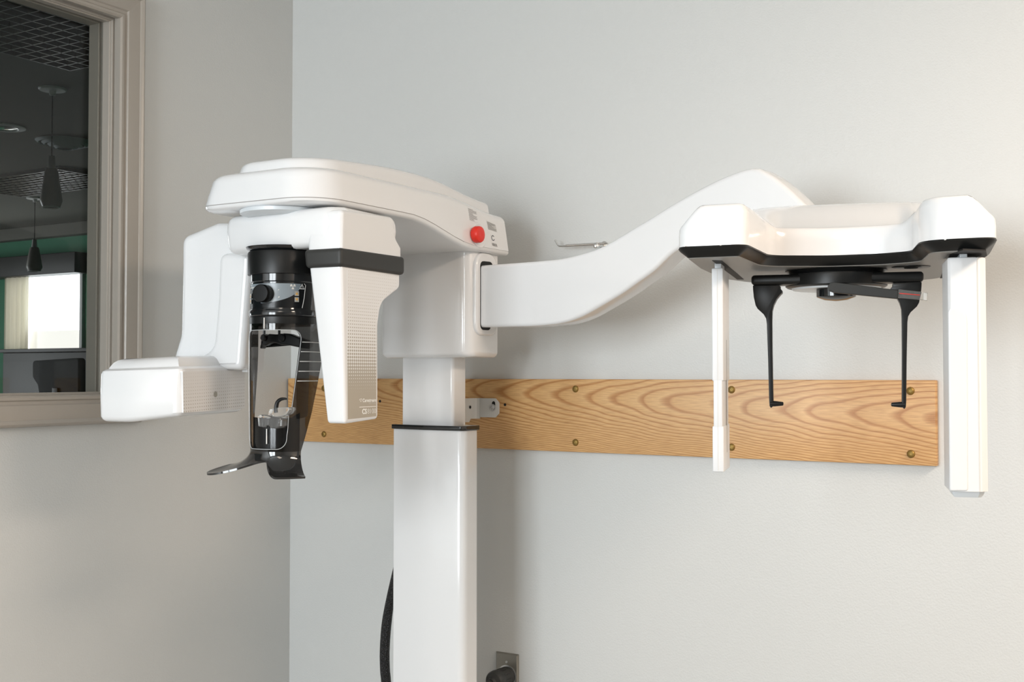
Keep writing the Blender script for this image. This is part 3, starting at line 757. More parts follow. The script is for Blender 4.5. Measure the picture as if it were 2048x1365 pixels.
for tri in (((718.8, 799.8), (721.3, 797.6), (721.6, 798.6), (719.8, 800.2)), ((718.8, 799.8), (719.8, 800.2), (721.9, 803.6), (722, 805)), ((722, 805), (721.8, 803.4), (722.9, 800.4), (723.9, 798.6)), ((722.4, 797.4), (723.4, 797.8), (723.8, 798.8), (722.8, 800.2))):
    bm.faces.new([bm.verts.new(Q.at_a(u, v, TO)) for u, v in tri])
link('logo_mark', bm, 'print', sensor)

# x-ray tube housing (frame N9) with its upright leg
gb = 1.90
aT = N9.ab(N9.at_b(358, 800, gb))[0]; aL = N9.ab(N9.at_b(186, 800, gb))[0]
bk_ = N9.ab(N9.at_a(490, 790, aT))[1]
zb_ = N9.at_b(270, 846, gb).z; zs_ = N9.at_b(270, 741, gb).z
tubeplan = fillet([(aL, gb + 0.012), (aL + 0.10, gb - 0.002), (aT, gb + 0.004), (aT, bk_), (aL + 0.03, bk_ + 0.02), (aL, bk_ - 0.03)], [0.022, 0.3, 0.022, 0.008, 0.06, 0.05], 8)
def tube_warp(v):
    a, b, z = N9.ab(v); s = (a - aL) / (aT - aL); t = (b - gb) / (bk_ - gb)
    up = sst(zb_ + 0.06, zs_ + 0.03, z); dn = 1 - sst(zb_, zb_ + 0.04, z)
    z += up * (0.004 * s + 0.006 * t) - up * 0.004 * (1 - s) + dn * (0.018 * sst(0.3, 1.0, s) * (0.7 + 0.3 * t))
    return N9.w(a, b, z)
lv = [(zb_, 0.016), (zb_ + 0.0015, 0.010), (zb_ + 0.005, 0.005), (zb_ + 0.011, 0.0015), (zb_ + 0.05, 0.0), (zs_ - 0.006, 0.0015), (zs_, 0.004), (zs_ + 0.003, 0.009),
      (zs_ + 0.005, 0.016), (zs_ + 0.010, 0.019), (zs_ + 0.018, 0.026), (zs_ + 0.023, 0.036), (zs_ + 0.025, 0.050)]
tubeh = link('tube_housing', plan(tubeplan, lv, warp=tube_warp, frame=N9), 'white', mc)
TA = aT + 0.0006
pts = [(365.5, 744), (487, 740), (489.5, 746), (490, 816), (484, 818.5), (367, 826)]
p3 = [N9.at_a(u, v, TA) for u, v in pts]
bm = bmesh.new(); f = bm.faces.new([bm.verts.new(p) for p in p3])
ex = bmesh.ops.extrude_face_region(bm, geom=[f])
for v in ex['geom']:
    if isinstance(v, bmesh.types.BMVert): v.co -= N9.A * 0.004
uvl = bm.loops.layers.uv.new('UVMap'); zz = N9.at_a(366, 821, TA).z; bb0 = N9.ab(N9.at_a(366, 800, TA))[1]; bb1 = N9.ab(N9.at_a(485.5, 800, TA))[1]
for fc in bm.faces:
    for lp in fc.loops:
        a, b, z = N9.ab(lp.vert.co); t = (b - bb0) / (bb1 - bb0); lp[uvl].uv = (t * 28, (z - zz - 0.0072 * t) / 0.0069)
link('face_panel', bm, 'dots_tube', tubeh)
pc = N9.at_a(431, 789, TA + 0.0002)
bm = bmesh.new(); bm.faces.new([bm.verts.new(pc + N9.B * (0.0064 * cos(t)) + Z * (0.0064 * sin(t))) for t in [2 * pi * i / 28 for i in range(28)]])
link('beam_mark', bm, 'puttygrey', tubeh)
# upright leg between tube housing and beam
lb = N9.ab(N9.at_a(484, 700, aT))[1] + 0.01
leg = [(361.5, 474), (432, 445), (500, 445), (497, 560), (482, 741), (330, 741), (344, 718), (359, 668), (361, 560)]
lf = bk_ - 0.05
legp = link('tube_leg', face_b(N9, leg, lf, 0.075, 0.014, [0.026, 0.02, 0.016, 0.02, 0.016, 0.016, 0.05, 0.06, 0.05], n=5), 'white', mc)
rib = [(436, 506), (500, 506), (497, 560), (483, 740), (366, 740), (388, 718), (424, 700), (433, 600)]
link('rib', face_b(N9, rib, lf - 0.020, 0.05, 0.014, [0.022, 0.016, 0.02, 0.016, 0.016, 0.02, 0.05, 0.06], n=6), 'white', legp)
# inner side cover, seen edge-on beside the black drum
inner = [(483, 745), (491, 640), (498, 540), (502, 500), (506, 500), (506, 600), (498, 690), (495, 745)]
link('inner_cover', face_b(N9, inner, lf + 0.012, 0.06, 0.003, 0), 'white_satin', legp)

# ---- patient support: black drum, control band, smoked visor (all about the gantry axis)
phi0 = radians(15)
def cyl(r, phi, z): return Vector((axis.x + r * sin(phi), axis.y - r * cos(phi), z))
sup = mc
link('flange_dish', lathe((axis.x, axis.y, 1.640), Z, [(0.050, 0), (0.062, 0.004), (0.074, 0.012), (0.076, 0.016)], 48), 'blackgloss', sup)
link('drum', lathe((axis.x, axis.y, 1.599), Z, [(0.066, 0), (0.0715, 0.0004), (0.0720, 0.001), (0.0720, 0.044), (0.0705, 0.047), (0.060, 0.0475)], 64), 'black', sup)
cp = link('control_drum', lathe((axis.x, axis.y, 1.515), Z, [(0.064, 0), (0.0665, 0.002), (0.0665, 0.010), (0.0650, 0.014), (0.0650, 0.068), (0.0668, 0.070), (0.0668, 0.084)], 64), 'blackgloss', sup)
link('trim_ring', lathe((axis.x, axis.y, 1.515), Z, [(0.0668, 0), (0.0685, 0.002), (0.0690, 0.010), (0.0672, 0.013)], 64, caps=(False, False)), 'blackgloss', cp)
def patch(ph0, ph1, z0, z1, r, m, name, parent, n=20, skew=0.0, rr=0.0):
    """curved film on the drum; skew leans the right end"""
    bm = bmesh.new(); A = []; B = []
    for i in range(n + 1):
        t = i / n; ph = ph0 + (ph1 - ph0) * t
        A.append(cyl(r, ph - skew * t, z0)); B.append(cyl(r, ph + skew * t, z1))
    quad_strip(bm, A, B); bmesh.ops.solidify(bm, geom=bm.faces[:], thickness=-0.0008)
    return link(name, bm, m, parent, 60)
RP = 0.0656
pp = patch(radians(-55), radians(80), 1.531, 1.580, RP, 'panelblack', 'control_panel', cp, 30, radians(3))
# slate crescent on the panel
bm = bmesh.new(); A = []; B = []
for i in range(61):
    dg = -35 + 108 * i / 60
    dep = 0.037 * (dg + 35) / 35 if dg < 0 else 0.039 * sqrt(max(0, 1 - (dg / 73) ** 2))
    A.append(cyl(RP + 0.0011, radians(dg), 1.5792 - dep)); B.append(cyl(RP + 0.0011, radians(dg), 1.5793))
quad_strip(bm, A, B); link('panel_film', bm, 'panelblue', pp, 60)
link('panel_edge', tube([cyl(RP + 0.0008, radians(79 - 3), 1.531), cyl(RP + 0.0008, radians(80), 1.551), cyl(RP + 0.0008, radians(83), 1.577), cyl(RP + 0.0008, radians(80), 1.580)], 0.0006, 6), 'printgrey', pp)
bm = bmesh.new()
for k, (d0, d1) in enumerate(((-34, -27), (-26.5, -21), (-19.5, -16), (-15, -9))):
    quad_strip(bm, [cyl(RP + 0.0013, radians(d0), 1.5712), cyl(RP + 0.0013, radians(d1), 1.5712)], [cyl(RP + 0.0013, radians(d0), 1.5732), cyl(RP + 0.0013, radians(d1), 1.5732)])
link('print_lines', bm, 'printgrey', pp)
def glyph(polys, ph, z, s, m, name, parent=pp, r=RP + 0.0016):
    bm = bmesh.new()
    for poly in polys: bm.faces.new([bm.verts.new(cyl(r, ph + x * s / r, z + y * s)) for x, y in poly])
    return link(name, bm, m, parent)
def disc(cx, cy, r, n=14): return [(cx + r * cos(2 * pi * i / n), cy + r * sin(2 * pi * i / n)) for i in range(n)]
def blade(a0, a1, r0, r1, n=6): return [(r0 * cos(radians(a0 + (a1 - a0) * i / n)), r0 * sin(radians(a0 + (a1 - a0) * i / n))) for i in range(n + 1)] + [(r1 * cos(radians(a1 - (a1 - a0) * i / n)), r1 * sin(radians(a1 - (a1 - a0) * i / n))) for i in range(n + 1)]
glyph([blade(0, 60, 0.3, 1), blade(120, 180, 0.3, 1), blade(240, 300, 0.3, 1), disc(0, 0, 0.18)], radians(58), 1.5735, 0.0058, 'printgrey', 'radiation_symbol')
glyph([[(-1, -0.8), (1, -0.8), (0.72, -0.6), (-0.72, -0.6)], [(1, -0.8), (0, 1), (0, 0.68), (0.72, -0.6)], [(0, 1), (-1, -0.8), (-0.72, -0.6), (0, 0.68)], [(-0.09, -0.1), (0.09, -0.1), (0.1, 0.4), (-0.1, 0.4)], [(-0.1, -0.4), (0.1, -0.4), (0.1, -0.22), (-0.1, -0.22)]], radians(75), 1.5738, 0.0062, 'print', 'warning_symbol')
sq = [[(-1, -1), (1, -1), (1, 1), (-1, 1)]]
for z, tri in ((1.5595, [(-.6, -.5), (.6, -.5), (0, .6)]), (1.5475, [(-.6, .5), (0, -.6), (.6, .5)])):
    glyph(sq, radians(65), z, 0.0047, 'keypad', 'keypad_button'); glyph([tri], radians(65), z, 0.0047, 'amber', 'arrow_symbol', r=RP + 0.0020)
for z, tri in ((1.556, [(-.6, -.5), (.6, -.5), (0, .6)]), (1.545, [(-.6, .5), (0, -.6), (.6, .5)])):
    glyph(sq, radians(-33), z, 0.0047, 'keypad', 'keypad_button'); glyph([tri], radians(-33), z, 0.0047, 'amber', 'arrow_symbol', r=RP + 0.0020)
glyph([[(-.5, -.2), (.1, .5), (.3, .2)]], radians(34), 1.5655, 0.0042, 'printgrey', 'mode_symbol'); glyph([[(-.5, -.5), (.4, .4), (.5, -.4)]], radians(34), 1.5525, 0.0036, 'printgrey', 'mode_symbol')
ringp = [cyl(RP + 0.0016, radians(-12) + 0.0024 * cos(t) / RP, 1.5515 + 0.0042 * sin(t)) for t in [2 * pi * i / 20 for i in range(21)]]
link('zero_mark', tube(ringp, 0.0007, 6, caps=(False, False)), 'print', pp)
kd = Vector((sin(radians(11)), -cos(radians(11)), 0))
ko = Vector((axis.x, axis.y, 1.5585)) + kd * 0.064
kb = link('knob', lathe(ko, kd, [(0.0175, 0), (0.0175, 0.010), (0.0182, 0.011), (0.0182, 0.022), (0.017, 0.0245), (0.010, 0.0250), (0.0001, 0.0248)], 40), 'knobblack', cp)
# ring under the control drum
vr = link('visor_ring', lathe((axis.x, axis.y, 1.497), Z, [(0.060, 0), (0.0672, 0.001), (0.0678, 0.004), (0.0678, 0.016), (0.066, 0.0185), (0.058, 0.019)], 64), 'black', sup)

# smoked visor: U in plan, window opening at the front, tapering towards the bottom
VZ0, VZ1 = 1.2445, 1.500
def vis_plan(s, z):
    """s in degrees round the front (0 = front), past +-90 it runs straight back"""
    t = (z - VZ0) / (VZ1 - VZ0)
    R = 0.0675 - 0.003 * (1 - max(0, t)) ** 2
    ph = radians(s)
    if abs(s) <= 90: x, y = R * sin(ph), -R * cos(ph)
    else: x = R * (1 if s > 0 else -1); y = 0.05 * (abs(s) - 90) / 60.0
    c, sn = cos(phi0), sin(phi0)
    return Vector((axis.x + x * c - y * sn, axis.y + x * sn + y * c, z))
OZ0, OZ1 = 1.2495, 1.4865
def half_angle(z, side=1):
    t = (z - OZ0) / (OZ1 - OZ0)
    base = (36 + 24 * max(0, (t - 0.12) / 0.88)) if side > 0 else 53
    if side > 0 and t < 0.30: base = min(base, 37) - 3 * (1 - t / 0.30) + 0
    e = min(t, 1 - t) * (OZ1 - OZ0); rc = 0.020
    if e < rc: base -= 17 * (1 - sqrt(max(0, 1 - (1 - e / rc) ** 2)))
    return base
def s_right(z):
    tab = [(1.19, 46), (1.219, 54), (1.248, 62), (1.298, 78), (1.333, 92), (1.367, 110), (1.42, 135), (1.50, 150)]
    for (z0, a), (z1, b) in zip(tab, tab[1:]):
        if z <= z1: return a + (b - a) * (z - z0) / (z1 - z0)
    return 150
def s_left(z): return 82 + 26 * sst(1.25, 1.46, z)
def visor_mesh():
    bm = bmesh.new(); zl = []
    zl += [VZ0 + (OZ0 - VZ0) * i / 3 for i in range(3)]
    nz = 44
    zo = [OZ0 + (OZ1 - OZ0) * (0.5 - 0.5 * cos(pi * i / nz)) for i in range(nz + 1)]
    zl += zo; zl += [OZ1 + (VZ1 - OZ1) * i / 3 for i in range(1, 4)]
    def svals(z):
        zz = max(OZ0, min(OZ1, z)); h = half_angle(zz); g = half_angle(zz, -1)
        e0, e1 = s_left(z), s_right(z); sl = [-e0 + (e0 - g) * i / 16 for i in range(17)]; sm = [-g + (g + h) * i / 20 for i in range(1, 20)]; sr = [h + (e1 - h) * i / 16 for i in range(17)]
        return sl + sm + sr
    V = [[bm.verts.new(vis_plan(s, z)) for s in svals(z)] for z in zl]
    for i in range(len(zl) - 1):
        inwin = zl[i] >= OZ0 - 1e-6 and zl[i + 1] <= OZ1 + 1e-6
        for j in range(len(V[0]) - 1):
            if inwin and 16 <= j < 36: continue
            bm.faces.new((V[i][j], V[i][j + 1], V[i + 1][j + 1], V[i + 1][j]))
    border = [vis_plan(half_angle(z), z) for z in zo]
    h1, g1, h0, g0 = half_angle(OZ1), half_angle(OZ1, -1), half_angle(OZ0), half_angle(OZ0, -1)
    top = [vis_plan(h1 - (h1 + g1) * i / 20, OZ1) for i in range(1, 20)]
    left = [vis_plan(-half_angle(z, -1), z) for z in reversed(zo)]
    botm = [vis_plan(-g0 + (h0 + g0) * i / 20, OZ0) for i in range(1, 20)]
    return bm, border + top + left + botm
bm, border = visor_mesh()
bmesh.ops.remove_doubles(bm, verts=bm.verts[:], dist=1e-6)
bmesh.ops.recalc_face_normals(bm, faces=bm.faces[:])
bmesh.ops.solidify(bm, geom=bm.faces[:], thickness=0.003)
visor = link('visor', bm, 'smoke', sup, 50)
ctr = Vector((axis.x, axis.y, 0))
def push(p, d): v = Vector((p.x - axis.x, p.y - axis.y, 0)).normalized(); return p + v * d
link('window_edge_highlight', tube([push(p, 0.0012) for p in border] + [push(border[0], 0.0012)], 0.0007, 6, caps=(False, False)), 'rim', visor)  # thin pale tube drawn as the bright glint round the opening
for y in (684.5, 703.5, 723, 742.5, 762):
    z = 1.4 + (747 - y) / 2320 * 2.33; h = half_angle(z)
    link('level_line', tube([push(vis_plan(h + 3 + (min(140, s_right(z) - 5) - h - 3) * i / 24, z), 0.0012) for i in range(25)], 0.0009, 6), 'print', visor)
link('centre_line', tube([push(vis_plan(-6, z), 0.001) for z in (1.489, 1.511)], 0.0010, 6), 'print', visor)
# black chin cup low inside the visor, centre line on it
def arcwall(r, s0, s1, z0, z1, th, m, name, parent, n=24, ztop=None):
    bm = bmesh.new(); A = []; B = []
    for i in range(n + 1):
        ph = radians(s0 + (s1 - s0) * i / n) + phi0; t = i / n
        A.append(cyl(r, ph, z0)); B.append(cyl(r, ph, z1 if not ztop else ztop(t)))
    quad_strip(bm, A, B); bmesh.ops.solidify(bm, geom=bm.faces[:], thickness=th)
    return link(name, bm, m, parent, 50)
cup = arcwall(0.0590, -80, 62, 1.240, 1.314, 0.003, 'blackgloss', 'chin_cup', sup, ztop=lambda t: 1.312 + 0.010 * (2 * t - 1) ** 4 * (0 if 0.12 < t < 0.88 else 1))
link('cup_floor', lathe((axis.x, axis.y, 1.243), Z, [(0.030, 0), (0.034, 0.003), (0.031, 0.006), (0.0005, 0.006)], 40), 'blackgloss', cup)
cl = axis + Vector((0, 0, 0))
link('centre_line', tube([cyl(0.0625, phi0 + radians(-3), z) for z in (1.260, 1.290)], 0.0010, 6), 'print', cup)
# clear bite holder with its curved grey bite hook
def apx(u, v, b): return Q.at_b(u, v, b)
hb = 1.826
bm = face_b(Q, [(514, 834), (517, 830), (535, 832), (560, 838), (559, 853), (553, 858), (541, 857), (536, 851), (528, 856), (516, 854)], hb, 0.030, 0.002, 0.003)
face_b(Q, [(534, 830), (539, 819), (552, 816), (577, 815), (579, 820), (573, 829), (560, 834), (540, 834)], hb + 0.008, 0.022, 0.002, 0.003, bm=bm)
bite = link('bite_holder', bm, 'clear', sup)
link('peg', face_b(Q, [(530, 838), (539, 838), (538, 856), (530, 856)], hb + 0.006, 0.012, 0.001, 0.001), 'blackgloss', bite)
pth = spline([apx(u, v, hb + 0.012) for u, v in ((553, 826), (552.5, 815), (555, 805), (561, 799.5), (568, 798), (573, 798.5))], 6)
n = len(pth)
link('bite_hook', tube(pth, [0.0045 - 0.0028 * (i / (n - 1)) ** 2 for i in range(n)], 10), 'black', bite)
# head rest: two rods and the black pad band inside the top of the visor
hbk = 1.925
hr = link('head_support', face_b(Q, [(519, 677), (521, 670), (527, 668), (534, 671), (537, 668), (545, 669), (556, 669), (566, 667), (578, 668), (595, 675), (612, 681), (617, 686), (616, 694), (610, 698), (600, 696), (575, 691), (560, 690), (552, 687), (545, 686), (537, 688), (530, 692), (524, 692), (521, 698), (519, 697), (523, 684)], hbk, 0.018, 0.003, 0.002), 'black', sup)
for u0, u1 in ((528.5, 528.5), (559, 558.5)):
    t = apx(u0, 655, hbk + 0.006); bt = apx(u1, 676, hbk + 0.006)
    link('rod', tube([t + Z * 0.02, bt], 0.0028, 10), 'blackgloss', hr)
for u, v, r in ((529, 676, 0.0075), (565, 676, 0.0085)):
    c = apx(u, v, hbk); link('knob', lathe(c - Q.B * 0.006, Q.B, [(r * .7, 0), (r, 0.002), (r, 0.008)], 20), 'black', hr)
# flared shoulder rest that grows out of the visor's lower edge in two lobes
M['smokeblack'] = mat('dark_smoked_acrylic', (0.014, 0.014, 0.014), 0.06, coat=0.4)
def lobe(s, c, w_): return math.exp(-((s - c) / w_) ** 2)
def flare_pt(s, u):
    L = 0.003 + 0.082 * lobe(s, -62, 26) + 0.034 * sst(-2, 20, s)
    D = 0.017 + 0.027 * lobe(s, -58, 28) + 0.030 * sst(-4, 20, s)
    base = vis_plan(s, VZ0); d = Vector((base.x - axis.x, base.y - axis.y, 0)).normalized()
    return base + d * (L * u ** 1.7) - Z * (D * (1 - (1 - u) ** 1.5))
bm = bmesh.new(); ns, nu = 72, 16; sA, sB = -s_left(VZ0), s_right(VZ0)
V = [[bm.verts.new(flare_pt(sA + (sB - (8 * (j / nu)) - sA) * i / ns, j / nu)) for i in range(ns + 1)] for j in range(nu + 1)]
for j in range(nu):
    for i in range(ns): bm.faces.new((V[j][i], V[j][i + 1], V[j + 1][i + 1], V[j + 1][i]))
bmesh.ops.recalc_face_normals(bm, faces=bm.faces[:])
bmesh.ops.solidify(bm, geom=bm.faces[:], thickness=0.004)
link('shoulder_rest', bm, 'smokeblack', visor, 60)

# ================================================================== CEPHALOMETRIC HEAD UNIT (frame G)
ZU, ZR = 1.5855, 1.6025
front = [(-0.264, 1.852), (-0.152, 1.840), (-0.128, 2.030), (-0.03, 2.060), (0.05, 2.052), (0.099, 2.022), (0.105, 1.862), (0.214, 1.846)]
back = [(0.226, 2.05), (0.215, 2.30), (0.17, 2.42), (0.08, 2.485), (-0.03, 2.50), (-0.13, 2.47), (-0.21, 2.39), (-0.252, 2.28), (-0.266, 2.05)]
head_plan = fillet(front + back, [0.026, 0.026, 0.045, 0.1, 0.1, 0.035, 0.055, 0.026] + [0.1] * 9, 10)
hp = resample(clean(head_plan, 0.002), 0.008)
tray = link('head_tray', plan(hp, [(ZU, 0.017), (ZU + 0.001, 0.0155), (ZR - 0.006, 0.003), (ZR - 0.002, 0.0005), (ZR, 0.002)], frame=G), 'black', mc)
link('underside', plan(inset(hp if area2(hp) > 0 else hp[::-1], 0.016), [(ZU - 0.0008, 0.001), (ZU + 0.001, 0)], frame=G), 'under', tray)
# white shell: rings of the plan outline rise to a top surface that dips between the two front pods
def top_z(a, b):
    pod = max(1 - sst(-0.150, -0.115, a), sst(0.085, 0.112, a))
    edge = max(sst(-0.225, -0.262, a) if a < 0 else 0, 0)
    zl_ = 1.669 - 0.031 * (1 - sst(-0.262, -0.222, a)); zr_ = 1.669 - 0.031 * sst(0.172, 0.212, a)
    zp = zl_ if a < -0.02 else zr_
    mid = 1.6515
    zf = mid + (zp - mid) * pod
    ridge = 1.7235 - 0.02 * ((a + 0.02) / 0.22) ** 4
    t = sst(2.075, 2.30, b)
    z = zf * (1 - t) + ridge * t
    z -= 0.045 * sst(2.34, 2.50, b)
    return z
def shell_mesh():
    bm = bmesh.new(); p = hp if area2(hp) > 0 else hp[::-1]
    levels = [(0.0, 0.0015), (0.5, 0.0015), (0.80, 0.0025), (0.92, 0.005), (0.98, 0.009), (1.0, 0.014)]
    rs = []
    for f, d in levels:
        q = inset(p, d)
        rs.append([G.w(c.x, c.y, ZR + 0.0004 + (top_z(c.x, c.y) - ZR) * f) for c in q])
    vs = rings(bm, rs, (True, False))
    q = clean(inset(p, 0.0125), 1e-4); k = len(q)
    def cross(a):
        hits = []
        for i in range(k):
            u, v = q[i], q[(i + 1) % k]
            if (u.x - a) * (v.x - a) < 0: hits.append(u.y + (v.y - u.y) * (a - u.x) / (v.x - u.x))
        return (min(hits), max(hits)) if len(hits) > 1 else None
    lo = min(c.x for c in q); hi = max(c.x for c in q); rows = []
    n = 110; m = 48
    for i in range(n + 1):
        a = lo + (hi - lo) * (0.002 + 0.996 * i / n); h = cross(a)
        if h: rows.append([bm.verts.new(G.w(a, h[0] + (h[1] - h[0]) * j / m, top_z(a, h[0] + (h[1] - h[0]) * j / m) + 0.0002)) for j in range(m + 1)])
    for A, B in zip(rows, rows[1:]):
        for j in range(m): bm.faces.new((A[j], A[j + 1], B[j + 1], B[j]))
    return bm
link('head_shell', shell_mesh(), 'white', mc, 50)
# small white clips along the black rim
for u, v in ((1371, 490), (1440.5, 488), (1669, 512), (1890.5, 477), (1971.5, 476.5)):
    pnt = at_z(u, v, ZR)
    a, b, z = G.ab(pnt); link('clip', fbox(G, a - 0.0012, a + 0.0012, b - 0.001, b + 0.006, ZR - 0.0022, ZR + 0.0006), 'print', tray)
# slots and mounts under the tray
def under_slot(px, name='slot'):
    pts = [at_z(u, v, ZU - 0.0012) for u, v in px]; p2 = [Vector(G.ab(p)[:2]) for p in pts]
    link(name, plan(p2, [(ZU - 0.0014, 0), (ZU + 0.001, 0)], frame=G), 'slot', tray)
under_slot([(1424, 521.5), (1444, 522), (1488, 559.5), (1474.5, 559.5)])
under_slot([(1900, 509), (1926, 500.5), (1972, 502), (1974, 512), (1893, 556), (1880, 557)])
c = at_z(1822, 533, ZU)
bm = lathe((c.x, c.y, ZU - 0.0002), -Z, [(0.032, 0), (0.032, 0.0015), (0.030, 0.0022), (0.013, 0.0022)], 36); link('cover_disc', bm, 'black', tray)
link('indicator', lathe((c.x, c.y, ZU - 0.0024), -Z, [(0.012, 0), (0.011, 0.0012)], 24), 'slot', tray)
# secondary slit (left): white two-part mast
sa0, sb0 = G.ab(G.at_b(1424, 700, 1.955))[0], 1.955
sa1 = G.ab(G.at_b(1446.5, 700, 1.955))[0]
sb1 = G.ab(G.at_a(1458.5, 700, sa1))[1]
zt_ = G.at_b(1434, 536.5, sb0).z; zb2 = G.at_b(1434, 945, sb0).z
zn0 = G.at_b(1434, 762.5, sb0).z; zn1 = G.at_b(1434, 853, sb0).z
sm = (sa0 + sa1) / 2
def mast(z0, z1, w_, r): return fbox(G, sm - w_, sm + w_, sb0, sb1, z0, z1, r)
wd = (sa1 - sa0) / 2
slit = link('slit_mast', mast(zn0, zt_, wd, 0.002), 'white_satin', mc)
link('mast_waist', mast(zn1 - 0.002, zn0 + 0.002, wd * 0.78, 0.0015), 'white_satin', slit)
link('mast_foot', mast(zb2, zn1, wd, 0.002), 'white_satin', slit)
link('seam', fbox(G, sm - 0.0004, sm + 0.0004, sb0 - 0.0003, sb0 + 0.002, zb2 + 0.002, zt_ - 0.002), 'printgrey', slit)
link('seam', fbox(G, sa1 - 0.001, sa1 + 0.0004, sb0 + 0.052, sb0 + 0.054, zb2 + 0.03, zn0 + 0.07), 'seam', slit)
link('hanger', fbox(G, sm - 0.005, sm + 0.0058, sb0 + 0.006, sb0 + 0.06, zt_ - 0.002, ZU, 0.001), 'lightgrey', slit)
# ceph sensor (right): tall white slab with bevelled left cheek and a scooped grip
eb = 1.90
ea0 = G.ab(G.at_b(1897, 700, eb))[0]; ea1 = G.ab(G.at_b(1975.5, 700, eb))[0]; em = G.ab(G.at_b(1956, 700, eb))[0]
ebk = G.ab(G.at_a(1887, 700, ea0))[1]
ez1 = G.at_b(1940, 514, eb).z; ez0 = G.at_b(1940, 984, eb).z; ez1 = min(ez1, ZU - 0.004)
main = fillet([(ea0, eb + 0.004), (ea0 + 0.004, eb), (em - 0.022, eb - 0.002), (em, eb + 0.001), (em, ebk), (ea0 - 0.001, ebk)], [0.003, 0.003, 0.02, 0.0, 0.0, 0.003], 4)
def ceph_warp(v):
    a, b, z = G.ab(v)
    s = (a - ea0) / (em - ea0)
    dz = 1 - sst(ez0, ez0 + 0.02, z)
    return G.w(a, b, z - dz * 0.008 * sst(0, 1, (b - eb) / (ebk - eb)) * 0.2)
cs = link('ceph_sensor', plan(main, rnd(ez0, ez1, 0.0, 3, 0.003), frame=G), 'white_satin', mc)
covr = fillet([(em + 0.0012, eb + 0.001), (ea1 - 0.010, eb + 0.002), (ea1, eb + 0.016), (ea1, ebk), (em + 0.0012, ebk)], [0.0, 0.003, 0.004, 0.003, 0.0], 4)
link('rear_cover', plan(covr, rnd(ez0, ez1, 0.0, 3, 0.003), frame=G), 'white_satin', cs)
link('foot_cap', plan(fillet([(ea0 + 0.002, eb + 0.006), (em - 0.02, eb + 0.005), (ea1 - 0.012, eb + 0.006), (ea1 - 0.003, eb + 0.020), (ea1 - 0.003, ebk - 0.002), (ea0 + 0.002, ebk - 0.002)], 0.004, 4), [(ez0 - 0.010, 0.006), (ez0 - 0.006, 0.003), (ez0 + 0.002, 0)], frame=G), 'lightgrey', cs)
link('seam', fbox(G, em - 0.0002, em + 0.0014, eb + 0.0006, eb + 0.003, ez0, ez1 - 0.001), 'printgrey', cs)
# raised left grip: lower front part stands proud with a rounded shoulder
grip = [(1896, 625), (1899, 617.5), (1906, 615), (1918, 616), (1928, 622), (1933, 632), (1934.5, 645), (1936, 983), (1899, 983)]
link('grip', face_b(G, grip, eb - 0.0035, 0.008, 0.0022, 0.004), 'white_satin', cs)
link('hanger', fbox(G, ea0 + 0.018, ea0 + 0.029, eb + 0.006, eb + 0.05, ez1 - 0.003, ZU, 0.001), 'lightgrey', cs)
for v in (639, 856):
    pnt = G.at_a(1976, v, ea1)
    link('screw', lathe(G.w(ea1 - 0.001, eb + 0.05, pnt.z), G.A, [(0.003, 0), (0.003, 0.0022), (0.001, 0.003)], 12), 'seam', cs)
# craniostat: turntable, cross bar, ear rods, nasion support
ca, cb = -0.0215, 2.165
cw = G.w(ca, cb, 0)
tt = link('craniostat', lathe((cw.x, cw.y, ZU + 0.001), -Z, [(0.088, 0), (0.089, 0.003), (0.084, 0.0055), (0.082, 0.0085), (0.088, 0.010), (0.089, 0.014), (0.0885, 0.030), (0.085, 0.0325), (0.080, 0.033)], 64), 'black', mc)
bz0 = G.at_b(1505, 570.5, 2.10).z; bz1 = G.at_b(1505, 550.5, 2.10).z
ba0 = G.ab(G.at_b(1502, 560, 2.10))[0]; ba1 = G.ab(G.at_b(1848, 560, 2.10))[0]
link('cross_bar', fbox(G, ba0, ba1, 2.10, 2.150, bz0, bz1, 0.006), 'black', tt)
link('cover_plate', lathe((cw.x, cw.y, ZU - 0.032), -Z, [(0.078, 0), (0.076, 0.003), (0.02, 0.0045)], 48), 'lightgrey', tt)
# ear rod (left one traced, right one mirrored about the turntable)
er = [(1505.5, 571), (1506, 580), (1507.5, 595), (1511, 611), (1515, 618), (1527, 629), (1531.5, 637), (1533, 648), (1535.5, 720), (1537, 780), (1537.5, 800), (1538.5, 813), (1541.5, 817.5), (1545, 813), (1546, 802),
      (1545, 760), (1544, 700), (1543.5, 640), (1544, 622), (1547, 610), (1553, 598), (1559.5, 590), (1564, 585.5), (1564, 581), (1560, 577), (1560, 571)]
pl = [G.ab(G.at_b(u, v, 2.105)) for u, v in er]
def ear_rod(mirror):
    pts = [Vector(((2 * ca - p[0]) if mirror else p[0], p[2])) for p in pl]
    p2 = fillet(pts, 0.002, 3); O = CAM + G.B * 2.105; O.z = 0
    def warp(v):
        a, b, z = G.ab(v); k = sst(1.545, 1.50, z) if False else (1 - sst(1.495, 1.53, z))
        return G.w(a, b + k * (0.016 - (b - 2.105)) * 0.5, z)
    o = link('ear_rod', stack(p2, O, G.A, Z, G.B, rnd(0, 0.030, 0.0009, 2), warp=warp), 'black', tt)
    pin = G.ab(G.at_b(1543, 808, 2.117)); s = -1 if mirror else 1
    a = (2 * ca - pin[0]) if mirror else pin[0]
    link('ear_pin', lathe(G.w(a - s * 0.002, 2.117, pin[2]), G.A * s, [(0.0052, 0), (0.0050, 0.008), (0.0036, 0.020), (0.003, 0.0225), (0.0002, 0.0232)], 18), 'black', o)
ear_rod(False); ear_rod(True)
